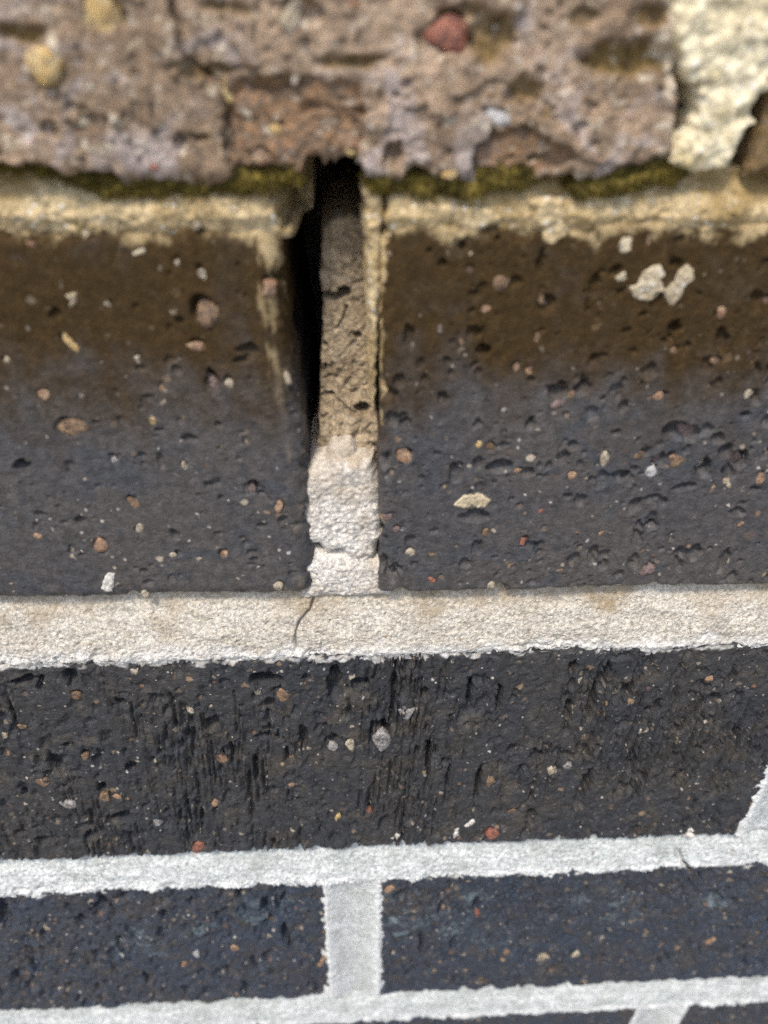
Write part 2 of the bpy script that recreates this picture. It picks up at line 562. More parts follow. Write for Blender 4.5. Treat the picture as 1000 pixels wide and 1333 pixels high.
        for k in range(n_grit):
            x = rnd.uniform(a, b); z = rnd.uniform(c, d)
            r = grit_r[0] * (grit_r[1] / grit_r[0]) ** (rnd.random() ** 2.5)
            q = rnd.uniform(0.25, 0.95)
            cc = rnd.choice(pal)
            if rnd.random() < 0.5:
                self.pit(x + rnd.uniform(-.2, .2), z + r * 0.5, r * 1.5, r * 1.6, r * 0.9, rnd.gauss(0, 0.6), k)
            self.grit(x, z, r, (cc[0] * q, cc[1] * q, cc[2] * q), rnd.uniform(0.1, 0.6), k)

    def grooves(self, n, amp, tilt=0.0, length=(3, 14)):
        rnd = random.Random(self.seed + 99)
        a, b, c, d = self.win
        a = max(a, self.x0); b = min(b, self.x1); c = max(c, self.z0); d = min(d, self.z1)
        for k in range(n):
            for _ in range(8):
                x = rnd.uniform(a, b); z = rnd.uniform(c, d)
                if float(pn(np.array([x / 22]), np.array([z / 30]), self.seed + 8)[0]) > rnd.uniform(-0.1, 0.45):
                    break
            L = length[0] * (length[1] / length[0]) ** rnd.random(); w = 0.12 * 4.5 ** (rnd.random() ** 2.2)
            I, J = self._win(x, z, L * 0.7)
            X = self.X[I, J] - x - tilt * (self.Z[I, J] - z); Z = self.Z[I, J] - z
            X = X + 0.5 * pn(Z / 5 + k, Z * 0 + k * .3, 5)
            f = np.exp(-(X / w) ** 2) * sstep(0.5, 0.35, np.abs(Z) / L)
            self.h[I, J] -= f * amp * (0.3 + w * 1.6) * rnd.uniform(0.4, 1.6)
            f2 = np.exp(-((X - 1.8 * w) / w) ** 2) * sstep(0.5, 0.35, np.abs(Z) / L)
            self.h[I, J] += f2 * amp * 0.35

    def surf(self, X, Z):
        """y of the face at wall points (bilinear)"""
        i = np.clip(np.searchsorted(self.sx, X) - 1, 0, len(self.sx) - 2); j = np.clip(np.searchsorted(self.sz, Z) - 1, 0, len(self.sz) - 2)
        fx = np.clip((X - self.sx[i]) / (self.sx[i + 1] - self.sx[i]), 0, 1); fz = np.clip((Z - self.sz[j]) / (self.sz[j + 1] - self.sz[j]), 0, 1)
        h = self.h
        v = (h[i, j] * (1 - fx) + h[i + 1, j] * fx) * (1 - fz) + (h[i, j + 1] * (1 - fx) + h[i + 1, j + 1] * fx) * fz
        return self.front - v

    def sockets(self, key):
        """a seat for every pebble in this brick"""
        rnd = random.Random(self.seed + 5)
        self.face_y = {}
        for i, (bk, x, z, rx, rz, kind, tilt) in enumerate(PEBBLES):
            if bk == key:
                self.face_y[i] = float(self.surf(np.array([x]), np.array([z]))[0])
                a = rnd.uniform(0.2, 2.8); q = rnd.uniform(0.0, 0.55)
                if rnd.random() < 0.55:
                    self.pit(x + q * rx * math.cos(a), z + q * rz * math.sin(a), rx * 1.2, rz * 1.2, min(rx, rz) * rnd.uniform(0.3, 1.0), tilt, i * 1.3)

    def build(self, name='brick', label=None):
        X, Z = self.X, self.Z
        nx = self.nx[:, None] * np.ones_like(Z); nz = np.ones_like(X) * self.nz[None, :]
        ny = self.ax[:, None] * self.az[None, :]
        L = np.sqrt(nx * nx + nz * nz + ny * ny); L[L == 0] = 1
        fade = np.where((self.dx[:, None] > 30) | (self.dz[None, :] > 30), 0.0, 1.0)
        h = self.h * fade
        wob = 0.45 * fbm(X, Z, 30, 2, self.seed + 41)
        wob2 = 0.45 * fbm(X, Z, 30, 2, self.seed + 47)
        V = np.stack([self.px[:, None] + nx / L * h + wob, self.front + self.dx[:, None] + self.dz[None, :] * (self.dx[:, None] < self.depth) - ny / L * h, self.pz[None, :] + nz / L * h + wob2], -1)
        V[..., 1] = np.minimum(V[..., 1], self.front + self.depth)
        if hasattr(self, 'worn'):          # right-hand arris worn back
            V[..., 0] -= self.worn(V[..., 2]) * sstep(self.x1 - 9.0, self.x1 - 0.5, V[..., 0])
        if hasattr(self, 'bite'):          # piece broken out of the lower arris
            V[..., 2] += self.bite(V[..., 0]) * sstep(self.z0 + 9.0, self.z0 + 0.5, V[..., 2])
        F = grid_faces(*X.shape)
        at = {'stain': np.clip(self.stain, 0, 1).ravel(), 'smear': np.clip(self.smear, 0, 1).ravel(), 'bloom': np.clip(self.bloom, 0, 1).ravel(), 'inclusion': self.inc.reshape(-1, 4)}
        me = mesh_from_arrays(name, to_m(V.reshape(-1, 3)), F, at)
        o = ((self.x0 + self.x1) * 0.0005, (self.front + self.depth * 0.5) * 0.001, self.z0 * 0.001 + CAM_H)
        self.obj = link(name, me, self.mat, wall, o)
        if label:
            self.obj['label'] = label
        return self.obj


def patch(name, poly, mat, parent, res, yfun, thick, ysink, round_=0.6, rough=(0.15, 0.06), warp=0.4, seed=0, stain=None, carve=None):
    """a lump or splash: an outline in the wall plane, its own thickness, rounded rim; yfun(X,Z) = the surface it sits on"""
    P = np.array(poly)
    x0, z0 = P.min(0) - 1.2; x1, z1 = P.max(0) + 1.2
    xs = np.arange(x0, x1, res, dtype=np.float32); zs = np.arange(z0, z1, res, dtype=np.float32)
    X, Z = np.meshgrid(xs, zs, indexing='ij')
    wx = warp * fbm(X, Z, 2.6, 3, seed); wz = warp * fbm(X, Z, 2.6, 3, seed + 8)
    d = poly_sd(X + wx, Z + wz, poly)
    q = np.clip(1 - d / round_, 0, 1)
    prof = np.sqrt(np.clip(1 - q * q, 0, 1))
    y0 = yfun(X, Z)
    y = y0 - thick * prof - prof * (rough[0] * fbm(X, Z, 3.2, 3, seed + 3) + rough[1] * fbm(X, Z, 0.9, 2, seed + 4))
    y = np.where(d < 0, y0 + ysink * sstep(0, -0.5, d) + 0.02, y)
    if carve is not None:
        y = y + carve(X, Z)
    keep = d > -0.55
    kf = keep[:-1, :-1] & keep[1:, :-1] & keep[1:, 1:] & keep[:-1, 1:]
    V = np.stack([X, y, Z], -1).reshape(-1, 3)
    st = (stain(X, Z, d) if stain is not None else X * 0)
    V, F, at = compact(V, grid_faces(*X.shape, keep=kf), {'stain': np.clip(st, 0, 1).ravel()})
    c = P.mean(0)
    me = mesh_from_arrays(name, to_m(V), F, at)
    return link(name, me, mat, parent, (c[0] * 0.001, float(V[:, 1].mean()) * 0.001, c[1] * 0.001 + CAM_H))


def strip(name, xs, zs, y, stain, mat, z_ref, lime=None):
    """mortar as a height field y(X,Z), closed at the back by folding its rim in"""
    X, Z = np.meshgrid(xs.astype(np.float32), zs.astype(np.float32), indexing='ij')
    Y = y(X, Z)
    S_ = stain(X, Z)
    Y = Y.copy()
    V = np.stack([X, Y, Z], -1)
    # rim folded back into the wall
    def pad(A, ydeep):
        A = np.pad(A, ((1, 1), (1, 1), (0, 0)), mode='edge')
        A[0, :, 1] = A[-1, :, 1] = ydeep; A[:, 0, 1] = A[:, -1, 1] = ydeep
        return A
    V = pad(V, 60.0)
    st = np.pad(S_, 1, mode='edge')
    me = mesh_from_arrays(name, to_m(V.reshape(-1, 3)), grid_faces(V.shape[0], V.shape[1]), {'stain': np.clip(st, 0, 1).ravel(), 'lime': np.pad(np.clip(lime(X, Z), 0, 1) if lime else X * 0, 1, mode='edge').ravel()})
    return link(name, me, mat, wall, (float(xs.mean()) * 0.001, 0.01, z_ref * 0.001 + CAM_H))


# outlines and spots measured on the wall face, in mm (x to the right, z up, lens height = 0)
SPALL = [([(-41.84, 0.41), (-18.69, 0.68), (-18.39, -4.3), (-17.72, -7.68), (-15.54, -9.46), (-13.83, -10.24), (-13.64, -13.65), (-14.46, -17.05), (-13.77, -21.49), (-48.43, -21.55)], 0.9, 0.0), ([(-13.14, -10.55), (-9.44, -9.57), (-4.02, -9.37), (2.33, -10.45), (3.06, -13.57), (2.29, -17.87), (3.25, -21.47), (-13.77, -21.49), (-14.09, -16.19)], -0.7, 0.75), ([(5.56, -11.48), (10.68, -11.86), (14.47, -12.67), (18.78, -13.48), (18.53, -15.88), (16.89, -16.93), (16.76, -21.44), (3.05, -21.47), (3.25, -15.26)], 0.6, 0.0), ([(16.76, -21.44), (16.9, -17.11), (19.03, -15.01), (23.21, -14.74), (27.93, -17.34), (29.43, -18.85), (24.88, -20.32), (24.02, -21.43)], -1.2, 0.7), ([(23.06, -13.46), (27.33, -10.12), (35.71, -9.66), (41.77, -11.26), (43.72, -13.35), (41.32, -17.74), (32.65, -19.12), (26.4, -16.9)], 0.5, 0.0)]
TOP_HOLLOWS = [(17.56, -5.32, 3.06, 2.74, 1.2, 0.85), (34.32, -7.35, 6.49, 2.05, 1.3, 0.95), (-36.09, -5.35, 3.08, 1.04, 1.0, 0.9), (1.44, -8.07, 4.69, 0.78, 0.9, 0.85), (21.77, -10.56, 2.24, 1.79, 0.9, 0.8), (-3.73, -13.18, 1.48, 0.83, 0.8, 0.6), (2.31, -13.15, 1.03, 0.67, 0.8, 0.7), (36.21, -3.18, 2.71, 1.5, 0.9, 0.8), (13.78, -2.66, 3.53, 1.03, 0.8, 0.7), (-15.66, -8.99, 5.36, 0.63, 0.8, 0.6), (-7.68, -10.19, 3.63, 0.8, 0.8, 0.8), (-17.24, -16.03, 1.49, 0.51, 0.7, 0.6), (-12.35, -2.78, 3.44, 0.73, 0.7, 0.6), (-31.9, -14.58, 1.27, 0.58, 0.5, 0.5), (25.33, -12.61, 0.95, 1.17, 0.6, 0.7), (28.08, -3.11, 1.97, 0.89, 0.7, 0.6), (-41.54, -20.28, 5.97, 1.6, 2.6, 0.3), (41.85, -20.1, 6.65, 1.66, 2.4, 0.3)]
TOP_CRACKS = [[(-18.83, -1.41), (-18.39, -4.3), (-17.98, -7.68), (-15.54, -9.46), (-13.85, -10.4), (-13.64, -13.65), (-14.37, -17.05), (-13.74, -20.22)], [(18.78, -13.48), (18.53, -15.88), (16.89, -16.93), (16.66, -20.16)]]
CREAM = [(38.14, 1.35), (37.99, -2.99), (38.68, -5.26), (40.42, -7.18), (40.67, -9.01), (43.58, -10.12), (43.8, -13.29), (42.29, -15.88), (41.76, -18.73), (45.14, -19.91), (49.1, -19.62), (49.98, -18.07), (50.29, -15.67), (51.56, -13.93), (50.38, -13.25), (50.64, -11.15), (52.14, -10.4), (55.73, -9.06), (50.5, 2.0), (51.5, 46.0), (42.0, 46.0), (42.5, 2.0)]
CRACK_MID = [([(-6.59, -92.33), (-7.27, -95.29), (-9.5, -97.69), (-10.53, -100.95), (-10.42, -104.35)], 0.34, 1.3)]
CRACK_LOW = [([(80.57, -178.13), (82.35, -182.34), (85.45, -185.34)], 0.9, 2.0)]
OLD_MORTAR = [(-2.88, -29.95), (-1.71, -28.03), (0.83, -27.18), (2.92, -28.03), (4.7, -30.83), (5.0, -41.43), (4.81, -50.29), (4.58, -54.32), (5.41, -62.86), (6.61, -75.35), (-7.37, -75.08), (-5.69, -67.2), (-4.74, -62.71), (-4.18, -54.22), (-3.66, -46.33), (-3.61, -41.38), (-3.33, -33.24)]
OLD_HOLES = [(-2.03, -39.47, 2.1, 0.83, 9.0), (-0.15, -38.77, 1.05, 0.94, 9.0), (1.89, -45.49, 0.6, 0.63, 4.0), (-3.21, -47.23, 0.36, 0.38, 3.0), (2.56, -57.63, 1.53, 0.99, 5.0), (-3.32, -50.74, 0.37, 0.53, 2.0), (0.28, -41.04, 0.35, 0.36, 2.0)]
OLD_CRACKS = [[(-3.98, -55.87), (-2.09, -55.75), (-0.48, -57.03), (1.02, -58.46), (2.3, -57.91)], [(0.28, -41.16), (-0.46, -42.86), (-1.44, -44.34)], [(1.31, -33.25), (2.9, -33.03)], [(1.26, -37.6), (2.89, -36.91)], [(-3.89, -53.14), (-1.64, -52.49)], [(-2.66, -62.74), (-2.86, -60.55)]]
LUMPS = [([(-8.6, -69.56), (-7.18, -66.3), (-5.37, -64.58), (-3.86, -64.03), (-2.59, -62.62), (-1.63, -63.49), (4.06, -63.88), (5.87, -69.84), (6.24, -79.38), (4.67, -84.07), (1.95, -85.56), (-0.49, -85.15), (-1.8, -82.88), (-4.11, -83.84), (-5.78, -81.59), (-8.68, -81.02), (-9.06, -75.77)], 5.2, 3.6, 'lump', 0.35), ([(-3.11, -63.03), (-2.34, -61.9), (0.27, -61.66), (1.38, -62.53), (2.36, -64.87), (2.6, -68.59), (-3.02, -68.49)], 5.5, 2.2, 'lump', 0.7), ([(-8.84, -84.61), (-5.8, -82.46), (-3.41, -82.86), (1.95, -84.03), (6.02, -84.48), (7.75, -90.19), (7.52, -93.12), (-9.01, -93.36)], 3.6, 2.4, 'lump', 0.35), ([(-8.93, -80.29), (-4.1, -83.28), (4.67, -79.79), (4.72, -87.53), (-9.29, -87.14)], 4.6, 2.4, 'lump', 0.8)]
ARRIS = [(2.7, -22.76), (5.1, -22.75), (5.35, -26.62), (4.98, -30.66), (5.11, -33.81), (4.83, -38.19), (4.53, -42.77), (4.44, -47.57), (4.25, -55.24), (3.89, -55.24), (3.76, -47.57), (3.52, -41.59), (3.3, -38.18), (3.09, -30.66)]
SPLASH = [('R1', [(39.81, -35.25), (40.97, -34.49), (41.56, -33.1), (42.66, -32.14), (43.98, -32.25), (44.68, -33.43), (44.0, -34.29), (44.95, -35.6), (44.44, -36.82), (42.84, -37.15), (40.97, -36.69)], 'splash', 0.3), ('R1', [(44.95, -35.6), (46.19, -34.3), (46.28, -32.79), (47.17, -31.94), (48.47, -32.37), (48.62, -33.87), (47.72, -35.18), (47.35, -37.39), (46.29, -37.61)], 'splash', 0.3), ('R1', [(37.66, -33.72), (38.34, -33.3), (39.19, -33.19), (39.14, -34.05), (38.21, -34.37)], 'splash', 0.2), ('R1', [(37.52, -29.01), (37.81, -28.29), (38.89, -28.4), (39.17, -29.83), (38.25, -30.55), (37.54, -30.24)], 'splash', 0.3), ('R1', [(24.84, -23.66), (28.51, -23.65), (29.94, -26.38), (29.79, -28.18), (28.05, -29.19), (26.71, -28.58), (27.12, -26.98), (25.34, -25.99)], 'bed_top', 0.25), ('R1', [(10.3, -24.24), (12.84, -24.43), (19.48, -25.01), (20.6, -25.98), (17.63, -27.37), (14.44, -25.79), (11.38, -25.79)], 'bed_top', 0.15), ('L1', [(-35.93, -26.64), (-34.59, -26.35), (-33.46, -27.51), (-34.15, -28.0), (-35.21, -27.41)], 'splash', 0.2), ('L1', [(-28.17, -30.09), (-26.51, -29.79), (-26.81, -30.4), (-28.03, -30.5)], 'splash', 0.15), ('L1', [(-38.27, -35.86), (-36.73, -35.44), (-36.89, -37.15), (-38.0, -37.47), (-37.63, -36.72)], 'splash', 0.25), ('L1', [(-43.36, -88.05), (-42.43, -85.3), (-41.52, -84.64), (-40.55, -85.01), (-41.19, -87.06), (-41.78, -88.8), (-42.87, -88.94)], 'lump', 0.3), ('R1', [(17.57, -71.47), (19.01, -69.96), (22.05, -69.72), (23.7, -70.98), (22.78, -72.2), (19.45, -72.59)], 'splash', 0.25), ('C2', [(8.34, -166.28), (10.85, -164.58), (11.6, -165.87), (9.09, -167.58)], 'lump', 0.25), ('C2', [(23.35, -167.24), (23.48, -163.52), (24.53, -162.97), (24.59, -166.69)], 'lump', 0.25), ('C2', [(25.57, -162.43), (27.57, -160.13), (28.02, -161.36), (26.35, -163.09)], 'lump', 0.25), ('C2', [(80.59, -170.89), (80.23, -167.04), (81.54, -167.76), (82.37, -170.36), (81.88, -172.26)], 'lump', 0.25)]
PITS = {'L1': [(-13.78, -44.08, 2.2, 1.06, 0), (-19.75, -49.33, 0.9, 2.1, 0), (-15.14, -45.73, 1.99, 0.72, 0.2), (-29.24, -62.35, 0.59, 1.68, 0.1), (-14.73, -67.8, 1.11, 1.77, 0.6), (-13.64, -69.61, 1.49, 0.75, -0.7), (-29.13, -76.7, 0.89, 1.27, 0.5), (-43.95, -73.23, 0.99, 0.92, 0), (-50.17, -71.87, 1.1, 0.6, 0), (-14.57, -75.14, 0.89, 0.63, 0), (-50.66, -63.1, 1.4, 1.26, 0), (-24.33, -58.58, 1.4, 0.81, 0), (-29.61, -51.46, 1.01, 0.5, 0)], 'R1': [(32.16, -51.43, 1.54, 1.67, 0), (35.64, -50.96, 1.66, 1.15, 0.3), (35.83, -49.94, 0.71, 1.27, 0), (24.59, -64.28, 2.5, 1.31, 0.2), (38.58, -70.97, 1.17, 1.39, 0), (34.52, -62.72, 1.13, 1.29, 0), (50.97, -70.92, 1.84, 0.78, 0), (51.83, -76.81, 1.62, 0.98, 0.3), (31.52, -80.13, 1.35, 0.84, 0), (39.22, -83.71, 1.24, 1.56, 0), (42.5, -82.77, 0.96, 2.41, 0), (60.74, -82.89, 1.54, 1.9, 0), (66.81, -84.78, 0.99, 2.82, 0), (58.37, -82.83, 1.25, 1.56, 0), (62.57, -66.58, 1.3, 1.8, 0.3), (44.59, -66.25, 1.54, 1.19, 0), (24.58, -60.44, 1.23, 0.7, 0.4), (21.38, -74.05, 2.87, 1.27, 0), (29.1, -65.38, 1.14, 1.03, 0), (7.07, -86.32, 1.36, 2.27, 0.3), (34.47, -37.44, 0.33, 2.46, 0), (26.72, -31.99, 0.43, 1.68, 0), (19.97, -42.48, 0.34, 2.11, 0.1), (26.97, -31.46, 0.53, 2.09, 0), (9.14, -42.4, 0.78, 2.1, 0), (55.77, -69.02, 2.36, 0.77, 0.2), (66.44, -74.39, 1.62, 0.97, 0), (51.93, -58.08, 2.49, 1.94, 0), (54.25, -58.95, 1.88, 1.81, 0), (63.78, -63.94, 1.68, 1.91, 0), (58.1, -65.31, 1.29, 1.93, 0), (50.31, -63.71, 1.15, 1.75, 0)], 'C2': [(-53.62, -110.35, 1.29, 2.91, 0.1), (-61.74, -110.66, 3.41, 1.25, 0.2), (-45.58, -117.81, 1.18, 1.55, 0), (-28.37, -124.51, 1.54, 2.57, 0), (-24.35, -134.17, 1.28, 3.0, 0), (-3.38, -114.07, 1.66, 5.22, 0), (1.76, -113.84, 2.11, 1.52, -0.4), (5.33, -126.77, 1.59, 2.39, 0), (-61.77, -135.55, 1.56, 4.0, 0.2), (-58.2, -130.03, 1.23, 1.2, 0), (-54.03, -144.58, 1.29, 2.4, 0), (-70.84, -144.72, 0.8, 1.33, 0), (-71.04, -162.74, 2.04, 2.1, 0), (-36.05, -151.68, 2.02, 1.41, 0), (55.01, -118.68, 1.76, 4.12, -0.1), (48.97, -121.4, 0.97, 6.06, 0), (29.76, -119.9, 0.63, 4.59, 0), (23.67, -118.05, 0.62, 4.52, 0), (27.61, -147.44, 0.69, 7.23, 0), (52.16, -151.04, 1.43, 7.45, -0.1), (41.42, -161.27, 1.1, 3.97, 0), (6.94, -128.29, 0.96, 2.91, 0), (81.34, -133.77, 1.2, 3.08, -0.2), (73.35, -146.6, 1.25, 3.36, -0.3), (66.97, -167.48, 1.33, 2.24, 0), (46.41, -138.49, 2.05, 2.1, 0), (61.48, -151.56, 1.62, 4.03, -0.4), (-16.88, -112.02, 3.25, 2.13, 0), (-4.42, -130.18, 1.44, 1.96, 0), (-59.99, -161.93, 1.71, 2.39, 0), (-51.82, -155.04, 3.36, 2.29, 0), (-47.08, -137.59, 1.11, 2.04, 0), (-59.15, -112.45, 1.43, 1.69, 0), (-17.08, -129.09, 2.83, 1.21, 0), (39.95, -138.17, 1.19, 2.36, 0), (43.41, -111.15, 0.77, 2.59, 0), (50.18, -114.68, 1.1, 4.88, -0.1), (34.26, -135.31, 1.0, 2.05, 0), (44.68, -124.73, 0.81, 4.77, 0), (14.81, -117.69, 0.77, 2.25, 0), (-10.28, -129.42, 0.95, 4.86, 0), (62.42, -124.33, 1.48, 2.15, 0), (16.14, -136.97, 0.66, 6.19, 0)], 'L3': [(-22.81, -194.67, 1.36, 4.05, 0), (-18.82, -209.26, 1.21, 4.8, 0), (-24.12, -220.41, 1.66, 2.97, 0), (-38.43, -208.81, 1.8, 2.38, 0), (-69.13, -197.72, 1.89, 2.96, 0.4), (-61.49, -208.86, 1.57, 2.37, 0.3), (-82.35, -213.14, 2.74, 3.22, 0.5), (-57.96, -230.47, 1.67, 4.0, 0.3), (-35.35, -228.12, 1.48, 3.97, 0.3), (-48.63, -196.36, 1.15, 3.32, 0.2), (-92.35, -224.97, 2.41, 2.57, 0.4), (-79.6, -232.93, 2.07, 2.69, 0.2), (-41.2, -191.41, 1.14, 2.16, 0)], 'R3': [(87.05, -191.9, 1.86, 7.06, -0.45), (95.19, -198.07, 1.48, 5.4, -0.5), (89.07, -232.81, 2.08, 7.43, -0.45), (31.3, -197.73, 1.01, 4.17, 0), (112.8, -214.47, 1.34, 6.35, -0.5), (102.89, -216.56, 1.57, 2.14, 0), (26.57, -218.5, 1.07, 3.83, 0), (45.62, -216.77, 1.08, 2.96, -0.2), (49.33, -204.13, 1.25, 1.97, 0), (69.17, -228.76, 1.36, 3.17, -0.2), (75.76, -206.23, 1.28, 4.02, -0.5), (17.62, -217.72, 0.85, 5.07, 0), (109.98, -230.16, 1.4, 3.68, -0.4), (37.73, -223.76, 1.31, 2.63, 0), (59.63, -197.27, 1.24, 3.43, -0.3)]}
